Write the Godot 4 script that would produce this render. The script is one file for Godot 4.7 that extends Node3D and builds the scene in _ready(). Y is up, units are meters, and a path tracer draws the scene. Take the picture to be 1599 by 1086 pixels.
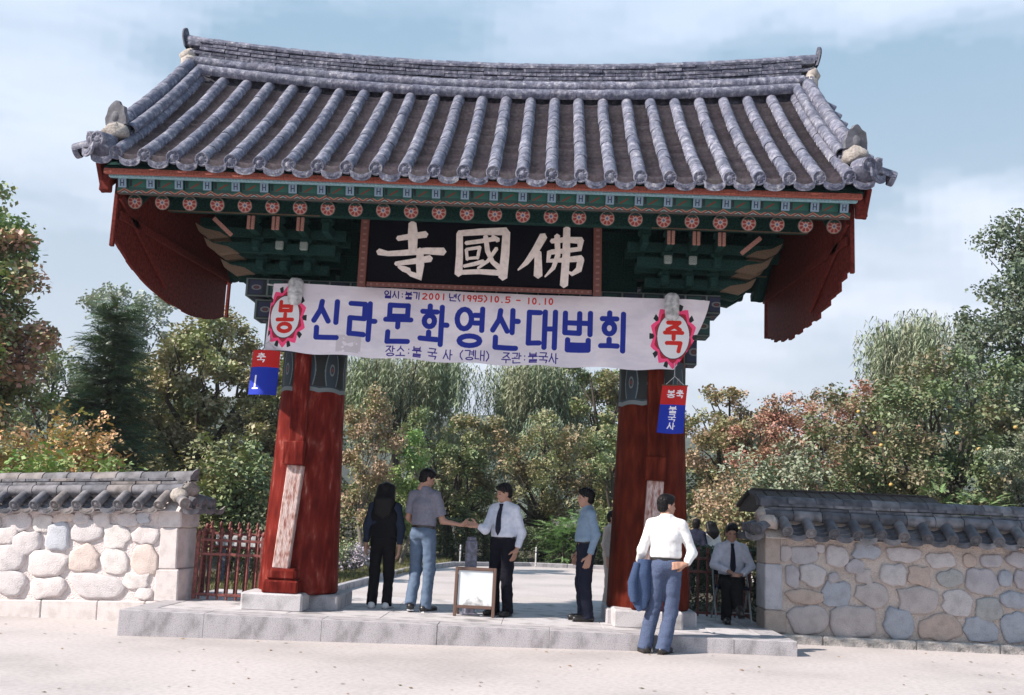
extends Node3D
# A temple gate with a tiled roof, stone walls to either side, people at the entrance and autumn trees behind.
# Metres, y up; the gate stands at the origin with its ridge along x, the camera is in front of it (+z).

var rng := RandomNumberGenerator.new()
var tex := {}
var M := {}
var wobble := FastNoiseLite.new()

func _ready():
	rng.seed = 11
	wobble.seed = 5
	wobble.frequency = 1.0
	wobble.fractal_octaves = 3
	# --- camera
	var cam := Camera3D.new()
	cam.name = "camera"
	cam.transform = Transform3D(Basis(Vector3.UP, 0.0311) * Basis(Vector3.RIGHT, 0.1614) * Basis(Vector3.BACK, 0.0445), Vector3(0.782, 1.59, 13.424))
	cam.fov = 37.39
	cam.near = 0.1
	cam.far = 3000.0
	add_child(cam)
	# --- sky, sun, exposure
	var env := Environment.new()
	var sky_mat := ProceduralSkyMaterial.new()
	sky_mat.sky_top_color = Color(0.095, 0.255, 0.41).linear_to_srgb()
	sky_mat.sky_horizon_color = Color(0.53, 0.555, 0.6).linear_to_srgb()
	sky_mat.sky_curve = 0.3
	sky_mat.ground_bottom_color = Color(0.35, 0.33, 0.31).linear_to_srgb()
	sky_mat.ground_horizon_color = Color(0.62, 0.66, 0.7).linear_to_srgb()
	sky_mat.sun_angle_max = 2.0
	sky_mat.sky_cover = cloud_cover()
	sky_mat.sky_cover_modulate = Color(1, 1, 1, 1)
	var sky := Sky.new()
	sky.sky_material = sky_mat
	env.background_mode = Environment.BG_SKY
	env.sky = sky
	env.sky_rotation = Vector3(0, 2.2, 0)
	env.tonemap_mode = Environment.TONE_MAPPER_LINEAR
	env.tonemap_exposure = 1.65
	env.background_energy_multiplier = 0.92
	env.fog_enabled = true
	env.fog_density = 0.0004
	env.fog_light_color = Color(0.86, 0.89, 0.93)
	env.sdfgi_enabled = true
	env.ssao_enabled = true
	env.ssil_enabled = true
	var we := WorldEnvironment.new()
	we.name = "world_environment"
	we.environment = env
	add_child(we)
	var sun := DirectionalLight3D.new()
	sun.name = "sun"
	sun.light_energy = 1.6
	sun.light_color = Color(1.0, 0.955, 0.915)
	sun.light_angular_distance = 0.5
	sun.shadow_enabled = true
	sun.look_at_from_position(Vector3(-1.15, 1.0, 0.53) * 50.0, Vector3.ZERO)
	add_child(sun)
	# --- materials, then the setting, the gate, the walls, the people and small things
	make_textures()
	make_materials()
	ground_and_path()
	stone_platform()
	temple_gate()
	name_board()
	banner()
	pennants()
	left_wall()
	right_wall()
	fences()
	kiosk()
	small_things()
	people()
	vegetation()


# ---------------------------------------------------------------- helpers
class Geo:
	var p := PackedVector3Array()
	var t := PackedVector2Array()
	var c := PackedColorArray()
	var f := PackedInt32Array()
	var tint := Color.WHITE

	func at(q: Vector3, uv := Vector2.ZERO) -> int:
		p.append(q)
		t.append(uv)
		c.append(tint)
		return p.size() - 1

	# three corners counter-clockwise as seen from outside (stored clockwise, as Godot wants)
	func tri(a: int, b: int, d: int) -> void:
		f.append(a)
		f.append(d)
		f.append(b)

	func face(pts: Array, uvs := []) -> void:
		var ids := []
		for i in pts.size():
			ids.append(at(pts[i], uvs[i] if uvs.size() > i else Vector2.ZERO))
		for i in range(1, pts.size() - 1):
			tri(ids[0], ids[i], ids[i + 1])

	func hull(pts: Array, mid: Vector3) -> void:
		var n: Vector3 = (pts[1] - pts[0]).cross(pts[2] - pts[0])
		var m := Vector3.ZERO
		for q in pts:
			m += q
		m /= pts.size()
		if n.dot(m - mid) < 0.0:
			pts.reverse()
		face(pts)

	func box(o: Vector3, s: Vector3, b := Basis(), bevel := 0.0) -> void:
		var h := s * 0.5
		var e := minf(bevel, minf(h.x, minf(h.y, h.z)) * 0.49)
		if e <= 0.0:
			for ax in 3:
				for sg in [-1.0, 1.0]:
					var pts := []
					for uv in [[-1, -1], [1, -1], [1, 1], [-1, 1]]:
						var q := Vector3.ZERO
						q[ax] = sg * h[ax]
						q[(ax + 1) % 3] = uv[0] * h[(ax + 1) % 3]
						q[(ax + 2) % 3] = uv[1] * h[(ax + 2) % 3]
						pts.append(o + b * q)
					hull(pts, o)
			return
		var g := h - Vector3(e, e, e)
		var corner := func(sx, sy, sz, ax): return o + b * Vector3(sx * (h.x if ax == 0 else g.x), sy * (h.y if ax == 1 else g.y), sz * (h.z if ax == 2 else g.z))
		for ax in 3:
			for sg in [-1, 1]:
				var pts := []
				for uv in [[-1, -1], [1, -1], [1, 1], [-1, 1]]:
					var s3 := [0, 0, 0]
					s3[ax] = sg
					s3[(ax + 1) % 3] = uv[0]
					s3[(ax + 2) % 3] = uv[1]
					pts.append(corner.call(s3[0], s3[1], s3[2], ax))
				hull(pts, o)
		for ax in 3:
			var a1 := (ax + 1) % 3
			var a2 := (ax + 2) % 3
			for s1 in [-1, 1]:
				for s2 in [-1, 1]:
					var lo := [0, 0, 0]
					lo[ax] = -1
					lo[a1] = s1
					lo[a2] = s2
					var hi := lo.duplicate()
					hi[ax] = 1
					hull([corner.call(lo[0], lo[1], lo[2], a1), corner.call(hi[0], hi[1], hi[2], a1), corner.call(hi[0], hi[1], hi[2], a2), corner.call(lo[0], lo[1], lo[2], a2)], o)
		for sx in [-1, 1]:
			for sy in [-1, 1]:
				for sz in [-1, 1]:
					hull([corner.call(sx, sy, sz, 0), corner.call(sx, sy, sz, 1), corner.call(sx, sy, sz, 2)], o)

	# rows of points, smooth; u runs along a row, v from row to row; outside is where (along row) x (to next row) points
	func grid(rows: Array, closed := false, uvs := true) -> void:
		var base := []
		for j in rows.size():
			var ids := PackedInt32Array()
			for i in rows[j].size():
				ids.append(at(rows[j][i], Vector2(float(i) / maxf(rows[j].size() - (0 if closed else 1), 1), float(j) / maxf(rows.size() - 1, 1))))
			base.append(ids)
		var n: int = rows[0].size()
		for j in rows.size() - 1:
			for i in (n if closed else n - 1):
				var k := (i + 1) % n
				tri(base[j][i], base[j][k], base[j + 1][k])
				tri(base[j][i], base[j + 1][k], base[j + 1][i])

	func tube(path: Array, radii: Array, sides := 8, caps := true, squash := Vector2.ONE) -> void:
		var rows := []
		var d: Vector3 = (path[1] - path[0]).normalized()
		var x := d.cross(Vector3.UP if absf(d.y) < 0.95 else Vector3.BACK).normalized()
		for i in path.size():
			if i > 0:
				d = (path[mini(i + 1, path.size() - 1)] - path[i - 1]).normalized()
				x = (x - d * x.dot(d)).normalized()
			var y := x.cross(d)
			var ring := PackedVector3Array()
			for k in sides:
				var an := -TAU * k / sides
				ring.append(path[i] + (x * cos(an) * squash.x + y * sin(an) * squash.y) * radii[mini(i, radii.size() - 1)])
			rows.append(ring)
		grid(rows, true)
		if caps:
			var n: int = rows.size() - 1
			var first := Array(rows[0])
			var last := Array(rows[n])
			hull(first, path[1])
			hull(last, path[n - 1])

	# profile of (radius, height) from the bottom up, turned about +y at o
	func lathe(profile: Array, sides := 20, o := Vector3.ZERO, b := Basis()) -> void:
		var rows := []
		for q in profile:
			var ring := PackedVector3Array()
			for k in sides:
				var an := -TAU * k / sides
				ring.append(o + b * Vector3(q.x * cos(an), q.y, q.x * sin(an)))
			rows.append(ring)
		grid(rows, true)

	# polygon in the xy plane (counter-clockwise), pushed from z0 to z1
	func prism(poly: PackedVector2Array, z0: float, z1: float, x := Transform3D()) -> void:
		if Geometry2D.is_polygon_clockwise(poly):
			poly = poly.duplicate()
			poly.reverse()
		var tr := Geometry2D.triangulate_polygon(poly)
		var n := poly.size()
		var fr := []
		var bk := []
		for q in poly:
			fr.append(at(x * Vector3(q.x, q.y, z1), q))
		for q in poly:
			bk.append(at(x * Vector3(q.x, q.y, z0), q))
		for i in range(0, tr.size(), 3):
			var a := poly[tr[i]]
			var ccw := (poly[tr[i + 1]] - a).cross(poly[tr[i + 2]] - a) > 0.0
			var k1: int = tr[i + 1] if ccw else tr[i + 2]
			var k2: int = tr[i + 2] if ccw else tr[i + 1]
			tri(fr[tr[i]], fr[k1], fr[k2])
			tri(bk[tr[i]], bk[k2], bk[k1])
		for i in n:
			var k := (i + 1) % n
			face([x * Vector3(poly[i].x, poly[i].y, z0), x * Vector3(poly[k].x, poly[k].y, z0), x * Vector3(poly[k].x, poly[k].y, z1), x * Vector3(poly[i].x, poly[i].y, z1)])

	func ball(o: Vector3, r: Vector3, sides := 10, b := Basis()) -> void:
		var rows := []
		for j in sides / 2 + 1:
			var ph := -PI / 2 + PI * j / (sides / 2)
			var ring := PackedVector3Array()
			for k in sides:
				var an := -TAU * k / sides
				ring.append(o + b * (Vector3(cos(ph) * cos(an), sin(ph), cos(ph) * sin(an)) * r))
			rows.append(ring)
		grid(rows, true)

	func add(g: Geo, x: Transform3D) -> void:
		var s := p.size()
		p.append_array(x * g.p)
		t.append_array(g.t)
		c.append_array(g.c)
		for i in g.f:
			f.append(i + s)

	func mesh(colors := false) -> ArrayMesh:
		var n := PackedVector3Array()
		n.resize(p.size())
		for i in range(0, f.size(), 3):
			var a := f[i]
			var b := f[i + 1]
			var d := f[i + 2]
			var v := (p[d] - p[a]).cross(p[b] - p[a])
			n[a] += v
			n[b] += v
			n[d] += v
		for i in n.size():
			n[i] = n[i].normalized() if n[i].length_squared() > 1e-20 else Vector3.UP
		var arr := []
		arr.resize(Mesh.ARRAY_MAX)
		arr[Mesh.ARRAY_VERTEX] = p
		arr[Mesh.ARRAY_NORMAL] = n
		arr[Mesh.ARRAY_TEX_UV] = t
		if colors:
			arr[Mesh.ARRAY_COLOR] = c
		arr[Mesh.ARRAY_INDEX] = f
		var m := ArrayMesh.new()
		m.add_surface_from_arrays(Mesh.PRIMITIVE_TRIANGLES, arr)
		return m


func inst(called: String, mesh: Mesh, material: Material, parent: Node3D = null, x := Transform3D()) -> MeshInstance3D:
	var o := MeshInstance3D.new()
	o.name = called
	o.mesh = mesh
	o.material_override = material
	o.transform = x
	(parent if parent else self).add_child(o, true)
	return o

func obj(called: String, g: Geo, material: Material, parent: Node3D = null, colors := false) -> MeshInstance3D:
	return inst(called, g.mesh(colors), material, parent)

func tag(o: Node3D, label: String, category := "", group := "", kind := "") -> Node3D:
	o.set_meta("label", label)
	if category:
		o.set_meta("category", category)
	if group:
		o.set_meta("group", group)
	if kind:
		o.set_meta("kind", kind)
	return o

func thing(called: String, label: String, category: String, at := Vector3.ZERO, turn := 0.0, group := "") -> Node3D:
	var o := Node3D.new()
	o.name = called
	o.position = at
	o.rotation.y = turn
	add_child(o, true)
	tag(o, label, category, group)
	return o

func struct(called: String, g: Geo, material: Material) -> MeshInstance3D:
	var o := obj(called, g, material)
	o.set_meta("kind", "structure")
	return o

func along(dir: Vector3, up := Vector3.UP) -> Basis:
	var z := dir.normalized()
	var x := up.cross(z).normalized()
	return Basis(x, z.cross(x), z)


# ---------------------------------------------------------------- textures and materials
func noise_tex(key: String, freq: float, octaves: int, cols: Array, stops: Array, sd: int, kind := FastNoiseLite.TYPE_SIMPLEX_SMOOTH, w := 512, h := 512) -> void:
	var n := FastNoiseLite.new()
	n.noise_type = kind
	n.seed = sd
	n.frequency = freq
	n.fractal_type = FastNoiseLite.FRACTAL_FBM
	n.fractal_octaves = octaves
	var g := Gradient.new()
	g.offsets = PackedFloat32Array(stops)
	g.colors = PackedColorArray(cols)
	var t := NoiseTexture2D.new()
	t.width = w
	t.height = h
	t.seamless = true
	t.normalize = true
	t.noise = n
	t.color_ramp = g
	tex[key] = t

func gr(v: float) -> Color:
	return Color(v, v, v)

func cloud_cover() -> Texture2D:
	# thin streaks of high cloud, stretched sideways
	var n := FastNoiseLite.new()
	n.seed = 21
	n.frequency = 0.0105
	n.fractal_octaves = 5
	n.domain_warp_enabled = true
	n.domain_warp_amplitude = 28.0
	n.domain_warp_frequency = 0.008
	var g := Gradient.new()
	g.offsets = PackedFloat32Array([0.0, 0.42, 0.6, 0.8, 1.0])
	g.colors = PackedColorArray([Color(1, 0.94, 0.96, 0.0), Color(1, 0.94, 0.96, 0.02), Color(1, 0.94, 0.96, 0.2), Color(1, 0.94, 0.96, 0.33), Color(1, 0.95, 0.96, 0.4)])
	var t := NoiseTexture2D.new()
	t.width = 512
	t.height = 900
	t.seamless = true
	t.noise = n
	t.color_ramp = g
	return t

func make_textures() -> void:
	noise_tex("grain", 0.03, 5, [gr(0.72), gr(0.9), gr(1.0)], [0.2, 0.5, 0.85], 1)
	noise_tex("blotch", 0.009, 5, [gr(0.6), gr(0.85), gr(1.0)], [0.15, 0.5, 0.85], 2)
	noise_tex("speck", 0.16, 2, [gr(0.5), gr(0.86), gr(0.93), gr(1.0)], [0.12, 0.35, 0.6, 0.9], 3)
	noise_tex("fine", 0.25, 2, [gr(0.0), gr(1.0)], [0.1, 0.9], 4)
	noise_tex("bumps", 0.05, 4, [gr(0.0), gr(1.0)], [0.1, 0.9], 5)
	noise_tex("tile", 0.022, 5, [Color(0.3, 0.312, 0.385), Color(0.4, 0.412, 0.485), Color(0.505, 0.513, 0.58), Color(0.63, 0.633, 0.68), Color(0.82, 0.81, 0.81)], [0.1, 0.38, 0.6, 0.76, 0.93], 6)
	noise_tex("pan", 0.03, 4, [Color(0.42, 0.4, 0.42), Color(0.5, 0.475, 0.49), Color(0.58, 0.555, 0.565)], [0.15, 0.5, 0.88], 7)
	noise_tex("red", 0.012, 6, [Color(0.29, 0.085, 0.07), Color(0.37, 0.115, 0.095), Color(0.43, 0.145, 0.12), Color(0.52, 0.25, 0.215), Color(0.72, 0.56, 0.52)], [0.1, 0.36, 0.62, 0.82, 0.99], 8)
	noise_tex("red_shaded", 0.012, 6, [Color(0.24, 0.08, 0.055), Color(0.32, 0.11, 0.07), Color(0.37, 0.14, 0.09), Color(0.44, 0.2, 0.14)], [0.12, 0.42, 0.66, 0.95], 18)  # darker red with the roof shade painted in
	noise_tex("peel", 0.02, 6, [Color(0.5, 0.26, 0.22), Color(0.68, 0.52, 0.48), Color(0.8, 0.7, 0.68), Color(0.85, 0.78, 0.76)], [0.08, 0.3, 0.55, 0.9], 9)
	noise_tex("granite", 0.11, 3, [gr(0.74), gr(0.9), gr(0.96), gr(1.0)], [0.1, 0.36, 0.6, 0.92], 10)
	noise_tex("sand", 0.045, 6, [gr(0.92), gr(0.97), gr(1.0)], [0.15, 0.5, 0.85], 12)
	noise_tex("stain", 0.008, 5, [gr(0.7), gr(0.88), gr(0.98), gr(1.0)], [0.12, 0.32, 0.52, 0.9], 13)
	noise_tex("streak", 0.01, 6, [gr(0.8), gr(0.91), gr(0.98), gr(1.0)], [0.12, 0.34, 0.55, 0.9], 14)
	noise_tex("soft", 0.009, 4, [gr(0.9), gr(0.97), gr(1.0)], [0.15, 0.5, 0.85], 15)

# lin: base colour, linear; t: an albedo texture multiplied in; sc: repeats per metre
func mat(key: String, lin: Color, rough := 0.8, t := "", sc := Vector3.ONE, bump := "", depth := 0.0, world := true) -> StandardMaterial3D:
	var m := StandardMaterial3D.new()
	m.resource_name = key
	m.albedo_color = lin.linear_to_srgb()
	m.roughness = rough
	if t:
		m.albedo_texture = tex[t]
	if bump:
		m.heightmap_enabled = true
		m.heightmap_texture = tex[bump]
		m.heightmap_scale = depth
	if t or bump:
		m.uv1_triplanar = true
		m.uv1_world_triplanar = world
		m.uv1_scale = sc
	M[key] = m
	return m

func second(m: StandardMaterial3D, t: String, sc: Vector3) -> void:
	m.detail_enabled = true
	m.detail_albedo = tex[t]
	m.detail_blend_mode = BaseMaterial3D.BLEND_MODE_MUL
	m.detail_uv_layer = BaseMaterial3D.DETAIL_UV_2
	m.uv2_triplanar = true
	m.uv2_world_triplanar = true
	m.uv2_scale = sc

func make_materials() -> void:
	var w := Color(1, 1, 1)
	second(mat("ground", Color(0.5, 0.457, 0.447), 0.95, "sand", Vector3.ONE * 0.6, "fine", 0.12), "soft", Vector3.ONE * 0.09)
	second(mat("earth", Color(0.1, 0.085, 0.055), 0.95, "grain", Vector3.ONE * 0.6, "bumps", 2.0), "blotch", Vector3.ONE * 0.15)
	second(mat("platform", Color(0.6, 0.575, 0.59), 0.85, "granite", Vector3.ONE * 1.3, "fine", 0.12), "stain", Vector3(0.5, 0.5, 0.5))
	second(mat("kerb", Color(0.48, 0.458, 0.48), 0.9, "granite", Vector3.ONE * 1.1, "fine", 0.25), "streak", Vector3(0.9, 0.5, 0.9))
	second(mat("kerb_b", Color(0.47, 0.45, 0.47), 0.9, "granite", Vector3.ONE * 1.1, "fine", 0.25), "streak", Vector3(1.7, 0.35, 1.7))
	# roof tiles in five tones
	var tones := [Color(1.0, 1.0, 1.0), Color(0.8, 0.82, 0.88), Color(1.15, 1.14, 1.14), Color(0.92, 0.9, 0.92), Color(1.3, 1.28, 1.26)]
	for i in 5:
		var m := mat("tile%d" % i, tones[i] * 0.92, 0.8, "tile", Vector3.ONE * (0.75 + 0.07 * i), "bumps", 0.35)
		second(m, "grain", Vector3.ONE * 2.3)
	for i in 3:
		second(mat("slate%d" % i, [Color(0.62, 0.62, 0.66), Color(0.85, 0.84, 0.86), Color(0.45, 0.46, 0.5)][i], 0.85, "tile", Vector3.ONE * 0.9, "bumps", 0.3), "grain", Vector3.ONE * 2.0)
	var pm := mat("pan", w, 0.9, "pan", Vector3.ONE * 1.1, "bumps", 0.3)
	pm.vertex_color_use_as_albedo = true
	mat("pan_plain", w, 0.9, "pan", Vector3.ONE * 1.1, "bumps", 0.3)
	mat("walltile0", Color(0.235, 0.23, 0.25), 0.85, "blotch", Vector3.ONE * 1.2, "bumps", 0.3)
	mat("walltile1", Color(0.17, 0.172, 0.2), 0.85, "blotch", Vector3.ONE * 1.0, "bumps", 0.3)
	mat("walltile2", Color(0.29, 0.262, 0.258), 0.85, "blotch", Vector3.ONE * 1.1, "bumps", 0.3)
	mat("walltile3", Color(0.12, 0.122, 0.145), 0.85, "blotch", Vector3.ONE * 1.1, "bumps", 0.3)  # darker tile for the right capping: shade put into its colour
	second(mat("lime", Color(0.66, 0.6, 0.55), 0.95, "grain", Vector3.ONE * 2.0, "bumps", 0.6), "blotch", Vector3.ONE * 0.8)
	# painted timber
	second(mat("red", w, 0.62, "red", Vector3(1.4, 0.33, 1.4), "grain", 0.2), "soft", Vector3(5, 0.7, 5))
	second(mat("red_shaded", w, 0.65, "red_shaded", Vector3(1.6, 0.3, 1.6), "grain", 0.2), "soft", Vector3(6, 0.7, 6))  # right pillar: darker copy of the red, roof shade put into the colour
	second(mat("peel", w, 0.8, "peel", Vector3(1.8, 0.5, 1.8), "grain", 0.3), "grain", Vector3(6, 0.8, 6))
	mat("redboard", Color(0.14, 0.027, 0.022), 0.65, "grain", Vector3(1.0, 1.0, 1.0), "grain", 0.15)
	mat("brownred", Color(0.34, 0.085, 0.055), 0.7, "grain", Vector3.ONE * 2)
	mat("green", Color(0.018, 0.055, 0.048), 0.6, "grain", Vector3.ONE * 2)
	mat("blue", Color(0.26, 0.45, 0.52), 0.6, "grain", Vector3.ONE * 2)
	mat("pink", Color(0.5, 0.25, 0.2), 0.7, "grain", Vector3.ONE * 4)
	mat("pale", Color(0.25, 0.3, 0.28), 0.7, "grain", Vector3.ONE * 4)
	mat("tan", Color(0.17, 0.115, 0.075), 0.7, "grain", Vector3.ONE * 4)
	mat("ink", Color(0.005, 0.005, 0.009), 0.7, "grain", Vector3.ONE * 2)
	mat("cream", Color(0.8, 0.7, 0.65), 0.7, "soft", Vector3.ONE * 2.5)
	# walls: sunlight put into the left colours, shade into the right ones
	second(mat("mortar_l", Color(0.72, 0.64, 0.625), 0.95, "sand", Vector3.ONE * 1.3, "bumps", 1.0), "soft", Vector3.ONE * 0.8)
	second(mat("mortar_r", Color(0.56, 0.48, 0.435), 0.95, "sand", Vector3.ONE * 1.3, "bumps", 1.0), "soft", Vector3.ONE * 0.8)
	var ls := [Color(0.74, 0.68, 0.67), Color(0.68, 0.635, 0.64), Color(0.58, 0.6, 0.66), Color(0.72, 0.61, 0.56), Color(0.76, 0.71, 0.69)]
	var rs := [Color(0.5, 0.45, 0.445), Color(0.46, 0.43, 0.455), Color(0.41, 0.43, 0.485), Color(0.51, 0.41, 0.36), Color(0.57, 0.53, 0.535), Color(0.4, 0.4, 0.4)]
	for i in 5:
		second(mat("lstone%d" % i, ls[i], 0.9, "granite", Vector3.ONE * 1.5, "bumps", 0.5), "soft", Vector3.ONE * (0.9 + 0.12 * i))
	for i in 6:
		second(mat("rstone%d" % i, rs[i], 0.9, "granite", Vector3.ONE * 1.5, "bumps", 0.5), "soft", Vector3.ONE * (0.9 + 0.12 * i))
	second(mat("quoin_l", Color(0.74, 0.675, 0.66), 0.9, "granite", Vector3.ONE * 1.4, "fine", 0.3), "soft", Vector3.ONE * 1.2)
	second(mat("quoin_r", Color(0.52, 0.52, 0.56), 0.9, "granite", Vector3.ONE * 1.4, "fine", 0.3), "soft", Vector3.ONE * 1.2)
	second(mat("quoin_tan", Color(0.47, 0.39, 0.345), 0.9, "granite", Vector3.ONE * 1.4, "fine", 0.3), "soft", Vector3.ONE * 1.2)
	second(mat("base_r", Color(0.55, 0.51, 0.48), 0.9, "granite", Vector3.ONE * 1.0, "bumps", 0.8), "stain", Vector3.ONE * 1.8)
	mat("iron", Color(0.24, 0.065, 0.055), 0.6, "blotch", Vector3.ONE * 3)
	# cloth, skin, small things
	mat("skin", Color(0.38, 0.21, 0.15), 0.6)
	mat("hair", Color(0.009, 0.008, 0.009), 0.45)
	mat("eye", Color(0.012, 0.01, 0.01), 0.3)
	mat("black_cloth", Color(0.01, 0.01, 0.012), 0.9)
	mat("navy_cloth", Color(0.022, 0.025, 0.045), 0.9, "grain", Vector3.ONE * 6)
	mat("dark_trousers", Color(0.014, 0.014, 0.022), 0.9, "grain", Vector3.ONE * 6)
	mat("teal_cloth", Color(0.06, 0.14, 0.18), 0.9, "grain", Vector3.ONE * 6)
	mat("sleeve_cloth", Color(0.03, 0.04, 0.07), 0.9, "grain", Vector3.ONE * 6)
	mat("grey_shirt", Color(0.2, 0.2, 0.25), 0.9, "soft", Vector3.ONE * 5)
	second(mat("jeans", Color(0.15, 0.21, 0.31), 0.9, "soft", Vector3.ONE * 3), "grain", Vector3.ONE * 14)
	mat("white_shirt", Color(0.78, 0.77, 0.77), 0.85, "soft", Vector3.ONE * 3)
	mat("shaded_shirt", Color(0.62, 0.65, 0.76), 0.85, "soft", Vector3.ONE * 3)  # white shirt tinted blue: shade put into the colour
	mat("blue_shirt", Color(0.22, 0.31, 0.42), 0.85, "soft", Vector3.ONE * 3)
	mat("slate_trousers", Color(0.1, 0.13, 0.22), 0.85, "grain", Vector3.ONE * 5)
	mat("jacket", Color(0.062, 0.095, 0.185), 0.85, "grain", Vector3.ONE * 5)
	mat("beige_cloth", Color(0.6, 0.5, 0.44), 0.9, "grain", Vector3.ONE * 4)
	mat("leather", Color(0.015, 0.013, 0.013), 0.35)
	mat("sneaker", Color(0.6, 0.6, 0.62), 0.7)
	mat("white_paint", Color(0.72, 0.73, 0.74), 0.5, "blotch", Vector3.ONE * 2)
	mat("post_grey", Color(0.2, 0.2, 0.27), 0.6, "blotch", Vector3.ONE * 3)
	mat("frame_wood", Color(0.15, 0.085, 0.065), 0.55, "grain", Vector3(6, 6, 1.0))
	mat("board_white", Color(0.6, 0.64, 0.66), 0.3)
	mat("steel", Color(0.35, 0.38, 0.38), 0.35).metallic = 0.8
	mat("bark", Color(0.09, 0.075, 0.06), 0.95, "grain", Vector3(3, 0.8, 3), "bumps", 2.0)
	mat("bark_pale", Color(0.24, 0.22, 0.19), 0.95, "grain", Vector3(3, 0.8, 3), "bumps", 1.5)
	mat("wood_post", Color(0.16, 0.085, 0.045), 0.8, "grain", Vector3(5, 0.8, 5))
	mat("thatch", Color(0.085, 0.066, 0.06), 0.95, "grain", Vector3.ONE * 2, "bumps", 2.0)
	mat("fruit", Color(0.45, 0.3, 0.09), 0.5)
	second(mat("hill", Color(0.06, 0.085, 0.045), 1.0, "grain", Vector3.ONE * 0.02), "blotch", Vector3.ONE * 0.01)
	for key in ["black_cloth", "navy_cloth", "dark_trousers", "sleeve_cloth", "teal_cloth", "grey_shirt", "jeans", "jacket", "slate_trousers", "green", "redboard", "red", "red_shaded", "ink"]:
		M[key].metallic_specular = 0.15
	M.hair.metallic_specular = 0.25
	var lf := mat("leaf", w, 0.55)
	lf.vertex_color_use_as_albedo = true
	lf.cull_mode = BaseMaterial3D.CULL_DISABLED
	lf.backlight_enabled = true
	lf.backlight = Color(0.42, 0.5, 0.28)


# ---------------------------------------------------------------- ground, path, platform
func ground_y(x: float, z: float) -> float:
	var front := 0.1 + 0.018 * clampf(x, -6.8, 3.3)
	var back := 0.14
	return lerpf(front, back, smoothstep(-1.0, -2.5, z))

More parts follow.
